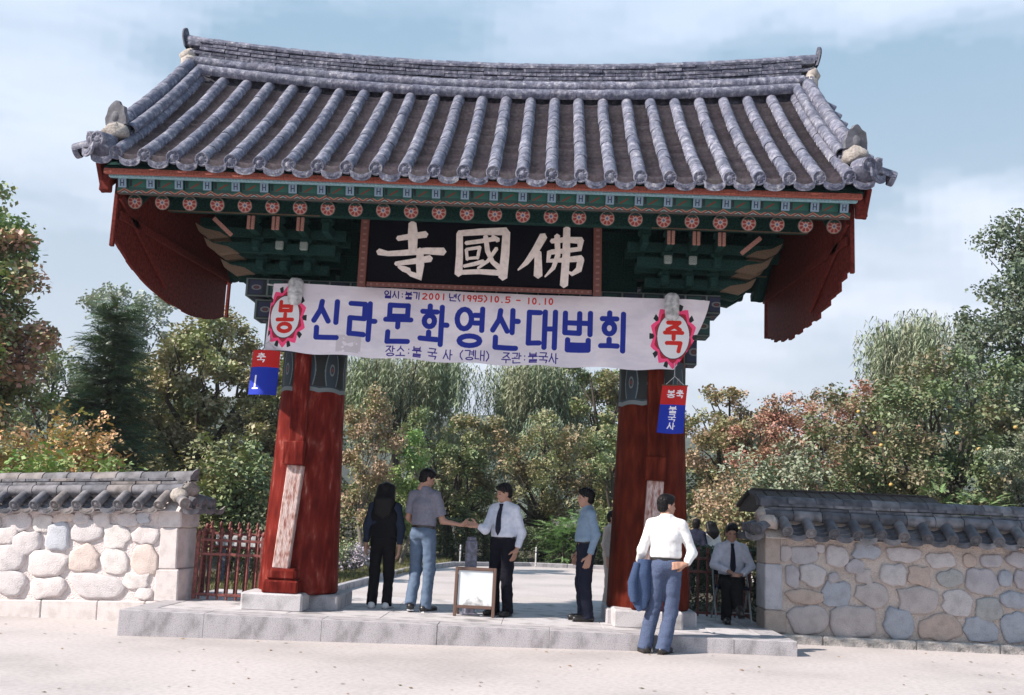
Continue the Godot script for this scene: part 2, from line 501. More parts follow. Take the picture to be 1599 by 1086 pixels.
func ground_and_path() -> void:
	var g := Geo.new()
	var xs := [-900.0, -200.0, -60.0, -25.0]
	for i in 31:
		xs.append(-15.0 + i)
	xs.append_array([25.0, 60.0, 200.0, 900.0])
	var zs := [900.0, 200.0, 60.0, 25.0]
	for i in 41:
		zs.append(16.0 - i)
	zs.append_array([-40.0, -80.0, -200.0, -900.0])
	var rows := []
	for z in zs:
		var row := PackedVector3Array()
		for x in xs:
			row.append(Vector3(x, ground_y(x, z), z))
		rows.append(row)
	g.grid(rows)
	struct("ground", g, M.ground)
	# soil under the trees to either side of the path and beyond its end
	var bank := func(called: String, poly: PackedVector2Array, y: float, m: Material):
		var b := Geo.new()
		var x := Transform3D(Basis(Vector3.RIGHT, Vector3.FORWARD, Vector3.UP), Vector3.ZERO)
		b.prism(poly, 0.0, y, x)
		struct(called, b, m)
	# x, -z
	bank.call("soil_bank", PackedVector2Array([Vector2(-3.0, 0.7), Vector2(-2.72, 2.0), Vector2(-2.66, 5.3), Vector2(-2.28, 11.4), Vector2(-1.5, 15.2), Vector2(0.6, 17.1), Vector2(8.0, 17.4), Vector2(120, 17.4), Vector2(120, 330), Vector2(-160, 330), Vector2(-160, 0.7)]), 0.19, M.earth)
	bank.call("soil_bank", PackedVector2Array([Vector2(2.95, 0.7), Vector2(60, 0.7), Vector2(60, 13.0), Vector2(5.0, 13.0), Vector2(3.6, 8.0), Vector2(2.95, 3.0)]), 0.2, M.earth)
	# low granite kerb along the path
	var line := [Vector3(-2.72, 0.14, -2.0), Vector3(-2.62, 0.14, -5.3), Vector3(-2.24, 0.14, -11.4), Vector3(-1.46, 0.14, -15.2), Vector3(0.6, 0.14, -17.0), Vector3(4.0, 0.14, -17.3), Vector3(8.0, 0.14, -17.3)]
	var kerb := Node3D.new()
	kerb.name = "path_kerb"
	kerb.set_meta("kind", "structure")
	add_child(kerb, true)
	for i in line.size() - 1:
		var a: Vector3 = line[i]
		var b: Vector3 = line[i + 1]
		var n := maxi(1, int(a.distance_to(b) / 1.1))
		for k in n:
			var q := a.lerp(b, (k + 0.5) / n)
			var st := Geo.new()
			st.box(q + Vector3(0, 0.05, 0), Vector3(0.14, 0.13, a.distance_to(b) / n - 0.012), along(b - a), 0.015)
			obj("kerb_stone", st, M.kerb if (i + k) % 2 else M.kerb_b, kerb)
	# grass of the verge
	var blades := Geo.new()
	for k in 7:
		var an := rng.randf() * TAU
		var o := Vector3(rng.randf_range(-0.5, 0.5), 0, rng.randf_range(-0.5, 0.5))
		var lean := Vector3(cos(an), 0, sin(an)) * rng.randf_range(0.1, 0.5)
		var side := Vector3(-sin(an), 0, cos(an)) * 0.07
		blades.face([o - side, o + side, o + lean + Vector3(0, rng.randf_range(0.7, 1.2), 0)])
	var gm := blades.mesh()
	var xf := []
	var cl := []
	for i in 9000:
		var z := -rng.randf_range(2.2, 19.0)
		var edge := -2.72 if z > -5.3 else lerpf(-2.68, -1.6, clampf((-5.3 - z) / 9.9, 0, 1))
		var x := edge - 0.06 - absf(rng.randfn(0.0, 1.1))
		var s := rng.randf_range(0.05, 0.12)
		xf.append(Transform3D(Basis(Vector3.UP, rng.randf() * TAU).scaled(Vector3(s, s * rng.randf_range(0.7, 1.2), s)), Vector3(x, 0.185, z)))
		cl.append(Color(0.11, 0.12, 0.035).lerp(Color(0.2, 0.18, 0.08), rng.randf()))
	var gs := scatter("grass", gm, M.leaf, xf, cl, self)
	tag(gs, "short dry grass on the verge left of the path", "grass", "", "stuff")
	# blue hill far behind the willows
	var hg := Geo.new()
	var hr := []
	for j in 9:
		var row := PackedVector3Array()
		for i in 41:
			var x := -420.0 + i * 21.0
			var top := 37.0 + 9.0 * wobble.get_noise_2d(x * 0.012, 0.3) + 3.0 * wobble.get_noise_2d(x * 0.06, 4.0) + 10.0 * exp(-pow((x + 90.0) / 110.0, 2.0))
			var h := sin(j / 8.0 * PI * 0.5)
			row.append(Vector3(x, top * h, -330.0 - j * 12.0 + 5.0 * wobble.get_noise_2d(x * 0.05, j)))
		hr.append(row)
	hg.grid(hr)
	struct("hill", hg, M.hill)

func scatter(called: String, mesh: Mesh, material: Material, xf: Array, cl: Array, parent: Node3D) -> MultiMeshInstance3D:
	var mm := MultiMesh.new()
	mm.transform_format = MultiMesh.TRANSFORM_3D
	mm.use_colors = true
	mm.mesh = mesh
	mm.instance_count = xf.size()
	for i in xf.size():
		mm.set_instance_transform(i, xf[i])
		mm.set_instance_color(i, cl[i])
	var o := MultiMeshInstance3D.new()
	o.name = called
	o.multimesh = mm
	o.material_override = material
	parent.add_child(o, true)
	return o

func stone_platform() -> void:
	var t := Node3D.new()
	t.name = "pavement"
	t.set_meta("kind", "structure")
	add_child(t)
	var g := Geo.new()
	g.box(Vector3(-0.1, 0.06, -0.55), Vector3(7.66, 0.505, 3.2), Basis(), 0.01)
	obj("paving_core", g, M.platform, t)
	# front kerb: long granite blocks, ends to the sides
	var cuts := [-3.97, -2.98, -1.62, -0.3, 0.98, 2.2, 3.06, 3.77]
	for i in cuts.size() - 1:
		var k := Geo.new()
		var a: float = cuts[i]
		var b: float = cuts[i + 1]
		k.box(Vector3((a + b) * 0.5, 0.06, 1.2 + 0.002 * (i % 3)), Vector3(b - a - 0.0015, 0.52, 0.4), Basis(), 0.005)
		obj("kerb_stone", k, M.kerb, t)
	for z in 3:
		for sg in [-1, 1]:
			var k := Geo.new()
			k.box(Vector3(-0.1 + sg * 3.72, 0.06, 0.56 - z * 0.9), Vector3(0.31, 0.515, 0.88), Basis(), 0.014)
			obj("kerb_stone", k, M.kerb_b, t)
	# paving slabs on top
	var zz := [0.99, 0.1, -0.85, -1.7]
	for r in 3:
		var x := -3.5
		while x < 3.3:
			var w := minf(rng.randf_range(1.0, 1.5), 3.36 - x)
			if 3.36 - x - w < 0.4:
				w = 3.36 - x
			var k := Geo.new()
			k.box(Vector3(x + w * 0.5, 0.29, (zz[r] + zz[r + 1]) * 0.5), Vector3(w - 0.004, 0.056 + 0.002 * rng.randf(), zz[r] - zz[r + 1] - 0.004), Basis(), 0.005)
			obj("paving_slab", k, M.platform, t)
			x += w


# ---------------------------------------------------------------- the gate
const COLS := 26
func col_x(i: int) -> float:
	return -3.985 + 0.3188 * i

# centre line of a cover tile at x; s from 0 at the eave to 1 under the ridge
func roof_at(x: float, s: float, back := false) -> Vector3:
	var u := absf(x) / 4.2
	var y := lerpf(5.25 + 0.1 * pow(u, 3.0), 7.03 + 0.18 * pow(u, 2.2), s) - 0.06 * sin(PI * s)
	var z := lerpf(2.74, 0.45, s)
	return Vector3(x, y, -z if back else z)

func sag(x: float) -> float:
	return 0.27 * pow(absf(x) / 4.4, 2.0)

func half_tile(r0: float, r1: float, sides := 8) -> ArrayMesh:
	# half-round cover tile along +z from 0 to 1, wide lower end at 0, with thickness at its front lip
	var g := Geo.new()
	var rows := []
	for q in [[0.0, r0 * 0.8], [0.0, r0], [0.05, r0 * 1.005], [1.0, r1]]:
		var ring := PackedVector3Array()
		for k in sides + 1:
			var an := -0.25 + (PI + 0.5) * k / sides
			ring.append(Vector3(cos(an) * q[1], sin(an) * q[1], q[0]))
		rows.append(ring)
	g.grid([rows[1], rows[2], rows[3]])
	g.grid([rows[0], rows[1].duplicate()])
	return g.mesh()

func end_disc(r: float) -> ArrayMesh:
	# round end tile facing -z (down the slope), raised rim and a boss
	var g := Geo.new()
	var b := Basis(Vector3.RIGHT, Vector3.FORWARD, Vector3.UP)
	g.lathe([Vector2(r * 0.96, -0.05), Vector2(r, -0.04), Vector2(r, 0.0), Vector2(r * 0.96, 0.012), Vector2(r * 0.8, 0.012), Vector2(r * 0.74, 0.0), Vector2(r * 0.45, 0.002), Vector2(r * 0.36, 0.012), Vector2(r * 0.2, 0.016), Vector2(0.001, 0.018)], 16, Vector3.ZERO, b)
	for k in 8:
		var an := TAU * k / 8
		g.ball(Vector3(cos(an) * r * 0.6, sin(an) * r * 0.6, -0.002), Vector3(0.011, 0.017, 0.008), 6, Basis(Vector3.BACK, an - PI / 2))
	return g.mesh()

func drip_plate(w: float, h: float) -> ArrayMesh:
	var poly := PackedVector2Array()
	for k in 11:
		var a := -1.0 + 0.2 * k
		poly.append(Vector2(a * w * 0.5, -h * 0.42 * (1.0 - a * a)))
	for k in 9:
		var a := 0.9 - 0.225 * k
		poly.append(Vector2(a * w * 0.48, -h * (0.38 + 0.62 * sqrt(maxf(0.0, 1.0 - pow(a, 2.4) if a > 0 else 1.0 - pow(-a, 2.4))))))
	var g := Geo.new()
	g.prism(poly, -0.012, 0.012)
	g.prism(PackedVector2Array([Vector2(-w * 0.3, -h * 0.5), Vector2(-w * 0.18, -h * 0.72), Vector2(0, -h * 0.82), Vector2(w * 0.18, -h * 0.72), Vector2(w * 0.3, -h * 0.5), Vector2(0, -h * 0.58)]), 0.012, 0.018)
	return g.mesh()

func tile_mat() -> Material:
	var r := rng.randf()
	return M["tile%d" % (0 if r < 0.34 else 1 if r < 0.6 else 2 if r < 0.8 else 3 if r < 0.94 else 4)]

func temple_gate() -> void:
	var gate := thing("temple_gate", "red pillared temple gate under a grey tiled gable roof with painted eaves", "temple gate")
	gate_roof(gate)
	gate_eaves(gate)
	gate_frame(gate)
	for sg in [-1, 1]:
		pillar(gate, sg)
		gable_boards(gate, sg)

func gate_roof(gate: Node3D) -> void:
	# timber deck under the tiles, one sheet per slope, closed below
	var deck := Geo.new()
	var poly := PackedVector2Array([Vector2(-2.5, 5.25), Vector2(-2.5, 5.2), Vector2(-1.2, 6.1), Vector2(0, 7.05), Vector2(1.2, 6.1), Vector2(2.5, 5.2), Vector2(2.5, 5.25), Vector2(1.4, 6.05), Vector2(0.42, 6.92), Vector2(-0.42, 6.92), Vector2(-1.4, 6.05)])
	deck.prism(poly, -4.22, 4.22, Transform3D(Basis(Vector3.BACK, Vector3.UP, Vector3.LEFT), Vector3.ZERO))
	var roof := obj("roof", deck, M.green, gate)
	# channel tiles between the covers: many thin courses, joined
	var pan := Geo.new()
	var rows := 31
	for j in COLS + 1:
		var x0 := col_x(j - 1)
		var x1 := col_x(j)
		for r in rows:
			var s0 := float(r) / rows
			var s1 := float(r + 1) / rows
			var v := rng.randf_range(0.75, 1.15)
			pan.tint = Color(v, v * rng.randf_range(0.96, 1.02), v * rng.randf_range(0.96, 1.06))
			var lift := 0.044 + rng.randf_range(-0.007, 0.009)
			var lip := PackedVector3Array()
			var front := PackedVector3Array()
			var back := PackedVector3Array()
			for k in 6:
				var a := k / 5.0
				var x := lerpf(x0, x1, a)
				var dip := -0.04 * (1.0 - pow(2.0 * a - 1.0, 2.0)) - 0.02
				var p0 := roof_at(x, s0)
				var p1 := roof_at(x, s1)
				lip.append(p0 + Vector3(0, dip - 0.002, -0.05))
				front.append(p0 + Vector3(0, dip + lift, 0.016))
				back.append(p1 + Vector3(0, dip + 0.002, 0))
			pan.grid([lip, front])
			pan.grid([front.duplicate(), back])
	var po := obj("pan_tiles", pan, M.pan, roof, true)
	po.set_meta("kind", "stuff")
	# cover tiles, one piece each
	var cover := half_tile(0.074, 0.0705)
	var disc := end_disc(0.077)
	var drip := drip_plate(0.25, 0.12)
	for i in COLS:
		var x := col_x(i)
		for k in 10:
			var p0 := roof_at(x, k / 10.0)
			var p1 := roof_at(x, (k + 1) / 10.0)
			var b := along(p1 - p0)
			var sc := rng.randf_range(0.975, 1.025)
			inst("cover_tile", cover, tile_mat(), roof, Transform3D(Basis(b.x * sc, b.y * sc, (p1 - p0) * 1.05), p0 + Vector3(rng.randf_range(-0.006, 0.006), rng.randf_range(-0.004, 0.004), 0)))
		var q := roof_at(x, 0.0)
		inst("end_tile", disc, tile_mat(), roof, Transform3D(along(Vector3(0, 0.22, -1)) * Basis(Vector3.BACK, rng.randf() * 6.0), q + Vector3(0, -0.015, 0.03)))
	for j in COLS + 1:
		var x := (col_x(j - 1) + col_x(j)) * 0.5
		var q := roof_at(x, 0.0)
		inst("drip_tile", drip, tile_mat(), roof, Transform3D(Basis(Vector3.RIGHT, 0.16) * Basis(Vector3.BACK, rng.randf_range(-0.04, 0.04)), q + Vector3(0, -0.035, 0.03)))
	# the far slope, which the picture does not show: joined courses
	var rear := Geo.new()
	for i in COLS:
		var path := []
		for k in 5:
			path.append(roof_at(col_x(i), k / 4.0, true))
		rear.tube(path, [0.095], 8)
	for j in COLS + 1:
		var strip := []
		for k in 5:
			var a := roof_at(col_x(j - 1), k / 4.0, true)
			var b := roof_at(col_x(j), k / 4.0, true)
			strip.append(PackedVector3Array([b + Vector3(0, -0.05, 0), (a + b) * 0.5 + Vector3(0, -0.09, 0), a + Vector3(0, -0.05, 0)]))
		rear.grid(strip)
	obj("rear_tiles", rear, M.tile3, roof).set_meta("kind", "stuff")
	gate_ridge(gate)
	for sg in [-1, 1]:
		verge_ridge(gate, sg)

# a stack along x whose section (z, y) rides on the sag of the ridge
func ridge_mass(sec: Array, half: float) -> Geo:
	var g := Geo.new()
	var rows := []
	sec.reverse()
	for i in 25:
		var x := lerpf(-half, half, i / 24.0)
		var ring := PackedVector3Array()
		for q in sec:
			ring.append(Vector3(x, q.y + sag(x), q.x))
		rows.append(ring)
	g.grid(rows, true)
	g.hull(Array(rows[0]), Vector3(0, 7.4, 0))
	g.hull(Array(rows[24]), Vector3(0, 7.4, 0))
	return g

func gate_ridge(gate: Node3D) -> void:
	var ridge := obj("ridge", ridge_mass([Vector2(0.4, 6.8), Vector2(0.36, 7.05), Vector2(0.3, 7.33), Vector2(0.13, 7.36), Vector2(0.13, 7.64), Vector2(-0.13, 7.64), Vector2(-0.13, 7.36), Vector2(-0.3, 7.33), Vector2(-0.36, 7.05), Vector2(-0.4, 6.8)], 4.26), M.slate2, gate)
	var flat := Geo.new()
	flat.box(Vector3.ZERO, Vector3(1, 0.046, 0.4), Basis(), 0.006)
	var fm := flat.mesh()
	var n := 24
	var step := 8.62 / n
	for c in 6:
		for k in n + 1:
			var x := -4.31 + step * (k + (0.0 if c % 2 else 0.5))
			if absf(x) > 4.2:
				continue
			var a := x - 4.31 * 0.0
			var y := 7.362 + c * 0.053
			var d := Vector3(1, (sag(a + 0.1) - sag(a - 0.1)) / 0.2, 0)
			var b := Basis(Vector3.UP.cross(Vector3.BACK), Vector3.UP, Vector3.BACK)
			b = Basis(d.normalized(), Vector3.BACK.cross(d.normalized()), Vector3.BACK)
			inst("ridge_tile", fm, M["slate%d" % [0, 1, 0, 2, 1, 0][rng.randi() % 6]], ridge, Transform3D(Basis(b.x * (step - 0.006), b.y, b.z * rng.randf_range(0.96, 1.06)), Vector3(a, y + sag(a) + rng.randf_range(-0.004, 0.004), 0)))
	var cap := half_tile(0.102, 0.095)
	var roll := half_tile(0.078, 0.073)
	for k in n:
		var x0 := -4.36 + 8.72 / n * k
		var x1 := x0 + 8.72 / n
		var p0 := Vector3(x0, 7.665 + sag(x0), 0)
		var p1 := Vector3(x1, 7.665 + sag(x1), 0)
		inst("ridge_cap", cap, tile_mat(), ridge, Transform3D(Basis(Vector3.ZERO, Vector3.ZERO, Vector3.ZERO) if false else seg_basis(p0, p1, Vector3.UP, 1.02), p0))
	for r in 2:
		for sg in [1, -1]:
			var nn := 22
			for k in nn:
				var half := 4.02 + 0.08 * r
				var x0 := -half + 2.0 * half / nn * (k + 0.0)
				var x1 := x0 + 2.0 * half / nn
				var y := 7.115 + 0.14 * r
				var z: float = (0.465 - 0.075 * r) * sg
				var p0 := Vector3(x0, y + sag(x0) * 0.92, z)
				var p1 := Vector3(x1, y + sag(x1) * 0.92, z)
				inst("round_ridge_tile", roll, tile_mat() if rng.randf() > 0.15 else M.tile4, ridge, Transform3D(seg_basis(p0, p1, Vector3(0, 0.55, 0.85 * sg), 1.02), p0))
	for sg in [-1.0, 1.0]:
		# lime lump and the upturned end tile
		var l := Geo.new()
		l.ball(Vector3(sg * 4.28, 7.66, 0.0), Vector3(0.14, 0.16, 0.24), 12)
		l.ball(Vector3(sg * 4.25, 7.5, 0.12), Vector3(0.12, 0.16, 0.22), 10)
		obj("lime_plug", rough_geo(l, 0.06, 6.0), M.lime, ridge)
		var e := Geo.new()
		var rows := []
		for j in 8:
			var s := j / 7.0
			var w := 0.13 * sqrt(1.0 - pow(s, 3.0) * 0.97)
			var row := PackedVector3Array()
			for q in [Vector2(-1, -1), Vector2(1, -1), Vector2(1, 1), Vector2(-1, 1)]:
				row.append(Vector3(sg * (4.36 + 0.05 * s * s + 0.03 * sin(s * 3.0)) + q.y * 0.018, 7.82 + 0.32 * s, q.x * w))
			rows.append(row)
		e.grid(rows, true)
		obj("ridge_end_tile", e, M.slate2, ridge)

func seg_basis(p0: Vector3, p1: Vector3, up := Vector3.UP, stretch := 1.0) -> Basis:
	var b := along(p1 - p0, up)
	return Basis(b.x, b.y, (p1 - p0) * stretch)

func rough_geo(g: Geo, amount: float, freq: float) -> Geo:
	for i in g.p.size():
		var q := g.p[i]
		g.p[i] = q + Vector3(wobble.get_noise_3dv(q * freq), wobble.get_noise_3dv(q * freq + Vector3(9, 2, 5)), wobble.get_noise_3dv(q * freq + Vector3(3, 7, 1))) * amount
	return g

func verge_ridge(gate: Node3D, sg: float) -> void:
	var x := 4.12 * sg
	var core := Geo.new()
	var rows := []
	for k in 13:
		var q := roof_at(x, lerpf(0.12, 0.99, k / 12.0))
		rows.append(PackedVector3Array([q + Vector3(-0.13, -0.12, 0), q + Vector3(-0.11, 0.17, 0.02), q + Vector3(0.11, 0.17, 0.02), q + Vector3(0.13, -0.12, 0)]))
	core.grid(rows, true)
	core.hull(Array(rows[0]), roof_at(x, 0.5))
	core.hull(Array(rows[12]), roof_at(x, 0.5))
	var v := obj("verge_ridge", core, M.slate2, gate)
	# flat courses along the side of the verge ridge
	var fl := Geo.new()
	fl.box(Vector3.ZERO, Vector3(0.3, 0.04, 1.0), Basis(), 0.006)
	var fm := fl.mesh()
	for c in 3:
		for k in 7:
			var s0 := 0.13 + 0.122 * k + 0.04 * (c % 2)
			var p0 := roof_at(x, s0) + Vector3(0, -0.035 + 0.062 * c, 0)
			var p1 := roof_at(x, s0 + 0.118) + Vector3(0, -0.035 + 0.062 * c, 0)
			var b := along(p1 - p0)
			inst("ridge_tile", fm, M["slate%d" % (rng.randi() % 3)], v, Transform3D(Basis(b.x * rng.randf_range(0.95, 1.04), b.y, p1 - p0), (p0 + p1) * 0.5))
	var cap := half_tile(0.084, 0.079)
	var roll := half_tile(0.066, 0.062)
	for k in 8:
		var s0 := 0.135 + 0.107 * k
		var s1 := s0 + 0.107
		var o := Vector3(0.03 * sg, 0.2, 0)
		inst("ridge_cap", cap, tile_mat(), v, Transform3D(seg_basis(roof_at(x, s0) + o, roof_at(x, s1) + o, Vector3.UP, 1.04), roof_at(x, s0) + o))
		o = Vector3(-0.12 * sg, 0.135, 0)
		inst("round_ridge_tile", roll, tile_mat(), v, Transform3D(seg_basis(roof_at(x, s0) + o, roof_at(x, s1) + o, Vector3(-0.6 * sg, 0.8, 0), 1.04), roof_at(x, s0) + o))
	# short tiles over the gable edge, turned outwards
	var disc := end_disc(0.085)
	var side := half_tile(0.086, 0.082)
	for back in [false, true]:
		for k in 9:
			var s := 0.05 + 0.105 * k
			var q := roof_at(x + 0.08 * sg, s, back) + Vector3(0, 0.03, 0)
			var out := Vector3(0.2 * sg + 0.1 * sg * float(k == 0), -0.1, 0.0)
			inst("gable_tile", side, tile_mat(), v, Transform3D(seg_basis(q + out, q, Vector3.UP, 1.0), q + out))
			inst("end_tile", disc, tile_mat(), v, Transform3D(along(-out), q + out))
	# corner: lime, end plate and the little fan of tiles
	var l := Geo.new()
	l.ball(roof_at(4.12 * sg, 0.1) + Vector3(0, 0.12, 0.03), Vector3(0.15, 0.11, 0.12), 12)
	obj("lime_plug", rough_geo(l, 0.06, 6.0), M.lime, v)
	var pl := PackedVector2Array([Vector2(-0.13, 0), Vector2(0.13, 0), Vector2(0.135, 0.08), Vector2(0.115, 0.13), Vector2(0.105, 0.2), Vector2(0.06, 0.225), Vector2(0.03, 0.27), Vector2(0, 0.28), Vector2(-0.03, 0.27), Vector2(-0.06, 0.225), Vector2(-0.105, 0.2), Vector2(-0.115, 0.13), Vector2(-0.135, 0.08)])
	var pg := Geo.new()
	pg.prism(pl, -0.025, 0.025, Transform3D(Basis(Vector3.UP, 0.25 * sg) * Basis(Vector3.RIGHT, 0.1), roof_at(4.13 * sg, 0.13) + Vector3(0, 0.17, 0.06)))
	pg.ball(roof_at(4.13 * sg, 0.13) + Vector3(0, 0.27, 0.085), Vector3(0.07, 0.07, 0.03), 8)
	obj("ridge_end_plate", rough_geo(pg, 0.012, 14.0), M.walltile1, v)
	var base := roof_at(4.12 * sg, 0.06) + Vector3(0, 0.05, 0)
	var cov := half_tile(0.09, 0.085)
	for a in [[0.25, 0.0], [0.85, 0.02], [1.25, 0.05]]:
		var d := Vector3(sin(a[0]) * sg, -0.22, cos(a[0])).normalized()
		var tip: Vector3 = base + d * 0.24 + Vector3(0, a[1], 0)
		inst("gable_tile", cov, tile_mat(), v, Transform3D(seg_basis(tip, base, Vector3.UP, 1.0), tip))
		inst("end_tile", disc, tile_mat(), v, Transform3D(along(-d), tip))
	var cr := Geo.new()
	cr.ball(base + Vector3(0.04 * sg, -0.1, 0.06), Vector3(0.17, 0.12, 0.18), 12)
	obj("corner_mortar", rough_geo(cr, 0.05, 4.0), M.slate0, v)
	inst("drip_tile", drip_plate(0.3, 0.14), tile_mat(), v, Transform3D(Basis(Vector3.UP, 0.75 * sg), base + Vector3(0.16 * sg, -0.1, 0.2)))

func flower_texture() -> ImageTexture:
	# the painted rafter end: pale ring, eight red petals, blue heart
	var n := 96
	var im := Image.create(n, n, false, Image.FORMAT_RGB8)
	for y in n:
		for x in n:
			var q := Vector2(x + 0.5 - n * 0.5, y + 0.5 - n * 0.5) / (n * 0.5)
			var r := q.length()
			var an := q.angle()
			var c := Color(0.62, 0.47, 0.43)
			var pet := absf(fposmod(an / TAU * 8.0, 1.0) - 0.5)
			if r < 0.84 and r > 0.34 and pet < 0.33 * (1.0 - pow(absf(r - 0.6) / 0.28, 2.0)) + 0.04:
				c = Color(0.5, 0.13, 0.13)
			if r < 0.3:
				c = Color(0.28, 0.34, 0.5) if r < 0.17 else Color(0.66, 0.6, 0.58)
			if r > 0.92:
				c = Color(0.16, 0.3, 0.28)
			im.set_pixel(x, y, c)
	return ImageTexture.create_from_image(im)

func paint_rect(im: Image, x: float, y: float, w: float, h: float, c: Color) -> void:
	im.fill_rect(Rect2i(int(x), int(y), int(w), int(h)), c)

func print_mat(im: Image, rough := 0.65) -> StandardMaterial3D:
	var m := StandardMaterial3D.new()
	m.albedo_texture = ImageTexture.create_from_image(im)
	m.roughness = rough
	return m

func gate_eaves(gate: Node3D) -> void:
	var e := Geo.new()
	e.box(Vector3(0, 5.168, 2.57), Vector3(8.36, 0.064, 0.05), Basis(), 0.008)
	var eaves := obj("eave_board", e, M.brownred, gate)
	var e2 := Geo.new()
	e2.box(Vector3(0, 5.143, 2.49), Vector3(8.3, 0.042, 0.06), Basis(), 0.006)
	obj("blue_fillet", e2, M.blue, eaves)
	# green boards between the flying rafters, with a printed red slash
	var im := Image.create(64, 32, false, Image.FORMAT_RGB8)
	im.fill(Color(0.09, 0.33, 0.29))
	paint_rect(im, 0, 24, 64, 8, Color(0.07, 0.24, 0.22))
	for k in 26:
		paint_rect(im, 18 + k, 20 - k * 0.5, 3, 4, Color(0.42, 0.17, 0.13))
	paint_rect(im, 4, 4, 8, 18, Color(0.12, 0.14, 0.18))
	var panel := print_mat(im)
	# ends of the flying rafters: pale blue squares with an H
	im = Image.create(32, 36, false, Image.FORMAT_RGB8)
	im.fill(Color(0.46, 0.55, 0.62))
	for q in [[8, 6, 4, 24], [20, 6, 4, 24], [12, 16, 8, 4]]:
		paint_rect(im, q[0], q[1], q[2], q[3], Color(0.16, 0.2, 0.3))
	var hend := print_mat(im)
	# chevron strip
	im = Image.create(128, 24, false, Image.FORMAT_RGB8)
	im.fill(Color(0.11, 0.33, 0.31))
	for x in 128:
		var a := absf(fposmod(x / 64.0, 1.0) - 0.5) * 2.0
		var y := int(a * 15.0)
		paint_rect(im, x, 2 + y, 1, 4, Color(0.66, 0.42, 0.34))
		paint_rect(im, x, 7 + y, 1, 4, Color(0.46, 0.16, 0.15))
		paint_rect(im, x, 12 + y, 1, 3, Color(0.6, 0.6, 0.6))
	var chev := print_mat(im)
	var flower := StandardMaterial3D.new()
	flower.albedo_texture = flower_texture()
	flower.roughness = 0.6
	var bar := Geo.new()
	bar.box(Vector3(0, 0, -0.5), Vector3(0.1, 0.115, 1.0), Basis(), 0.006)
	var bar_m := bar.mesh()
	var hp := Geo.new()
	hp.face([Vector3(-0.047, -0.054, 0), Vector3(0.047, -0.054, 0), Vector3(0.047, 0.054, 0), Vector3(-0.047, 0.054, 0)], [Vector2(0, 1), Vector2(1, 1), Vector2(1, 0), Vector2(0, 0)])
	var hp_m := hp.mesh()
	var round_g := Geo.new()
	round_g.tube([Vector3(0, 0, -1), Vector3(0, 0, 0)], [0.08, 0.078], 14)
	var round_m := round_g.mesh()
	var fl := Geo.new()
	var pts := []
	var uvs := []
	for k in 20:
		var an := TAU * k / 20
		pts.append(Vector3(cos(an) * 0.087, sin(an) * 0.087, 0.0))
		uvs.append(Vector2(0.5 + 0.5 * cos(an), 0.5 - 0.5 * sin(an)))
	fl.face(pts, uvs)
	var side := []
	var ring0 := PackedVector3Array()
	var ring1 := PackedVector3Array()
	for k in 20:
		var an := -TAU * k / 20
		ring0.append(Vector3(cos(an) * 0.087, sin(an) * 0.087, -0.012))
		ring1.append(Vector3(cos(an) * 0.087, sin(an) * 0.087, 0.0))
	fl.grid([ring1, ring0], true)
	var fl_m := fl.mesh()
	for i in COLS:
		var x := -4.035 + 0.3228 * i
		for sg in [1.0, -1.0]:
			var tip := Vector3(x, 4.995, 2.0 * sg)
			var root := Vector3(x, 6.5, 0.1 * sg)
			var up := Vector3.UP
			var b := along(tip - root)
			inst("rafter", round_m, M.green, eaves, Transform3D(Basis(b.x, b.y, (tip - root)), tip))
			var ft := Vector3(x, 5.09, 2.405 * sg)
			var fb := along(ft - Vector3(x, 5.36, 1.6 * sg))
			var fr := inst("flying_rafter", bar_m, M.green, eaves, Transform3D(Basis(fb.x, fb.y, fb.z * 0.9), ft))
			if sg > 0:
				inst("rafter_end", fl_m, flower, eaves, Transform3D(Basis(Vector3.RIGHT, 0.3) * Basis(Vector3.BACK, rng.randf_range(-0.2, 0.2)), tip + Vector3(0, -0.004, 0.016)))
				inst("rafter_end", hp_m, hend, eaves, Transform3D(Basis(Vector3.RIGHT, 0.28), ft + Vector3(0, 0, 0.006)))
		if i < COLS - 1:
			var pg := Geo.new()
			pg.face([Vector3(x + 0.05, 5.03, 2.34), Vector3(x + 0.273, 5.03, 2.34), Vector3(x + 0.273, 5.16, 2.37), Vector3(x + 0.05, 5.16, 2.37)], [Vector2(0, 1), Vector2(1, 1), Vector2(1, 0), Vector2(0, 0)])
			pg.box(Vector3(x + 0.161, 5.112, 2.33), Vector3(0.222, 0.12, 0.03))
			obj("eave_panel", pg, panel, eaves)
	var cs := Geo.new()
	var n := 25
	for k in n:
		var xa := -4.13 + 8.26 / n * k
		var xb := xa + 8.26 / n
		cs.face([Vector3(xa, 5.0, 2.29), Vector3(xb, 5.0, 2.29), Vector3(xb, 5.062, 2.32), Vector3(xa, 5.062, 2.32)], [Vector2(k, 1), Vector2(k + 1, 1), Vector2(k + 1, 0), Vector2(k, 0)])
	cs.box(Vector3(0, 5.03, 2.27), Vector3(8.26, 0.058, 0.05))
	obj("chevron_strip", cs, chev, eaves)
	var gb := Geo.new()
	gb.box(Vector3(0, 5.11, 1.95), Vector3(8.2, 0.05, 0.06))
	obj("rafter_board", gb, M.green, eaves)
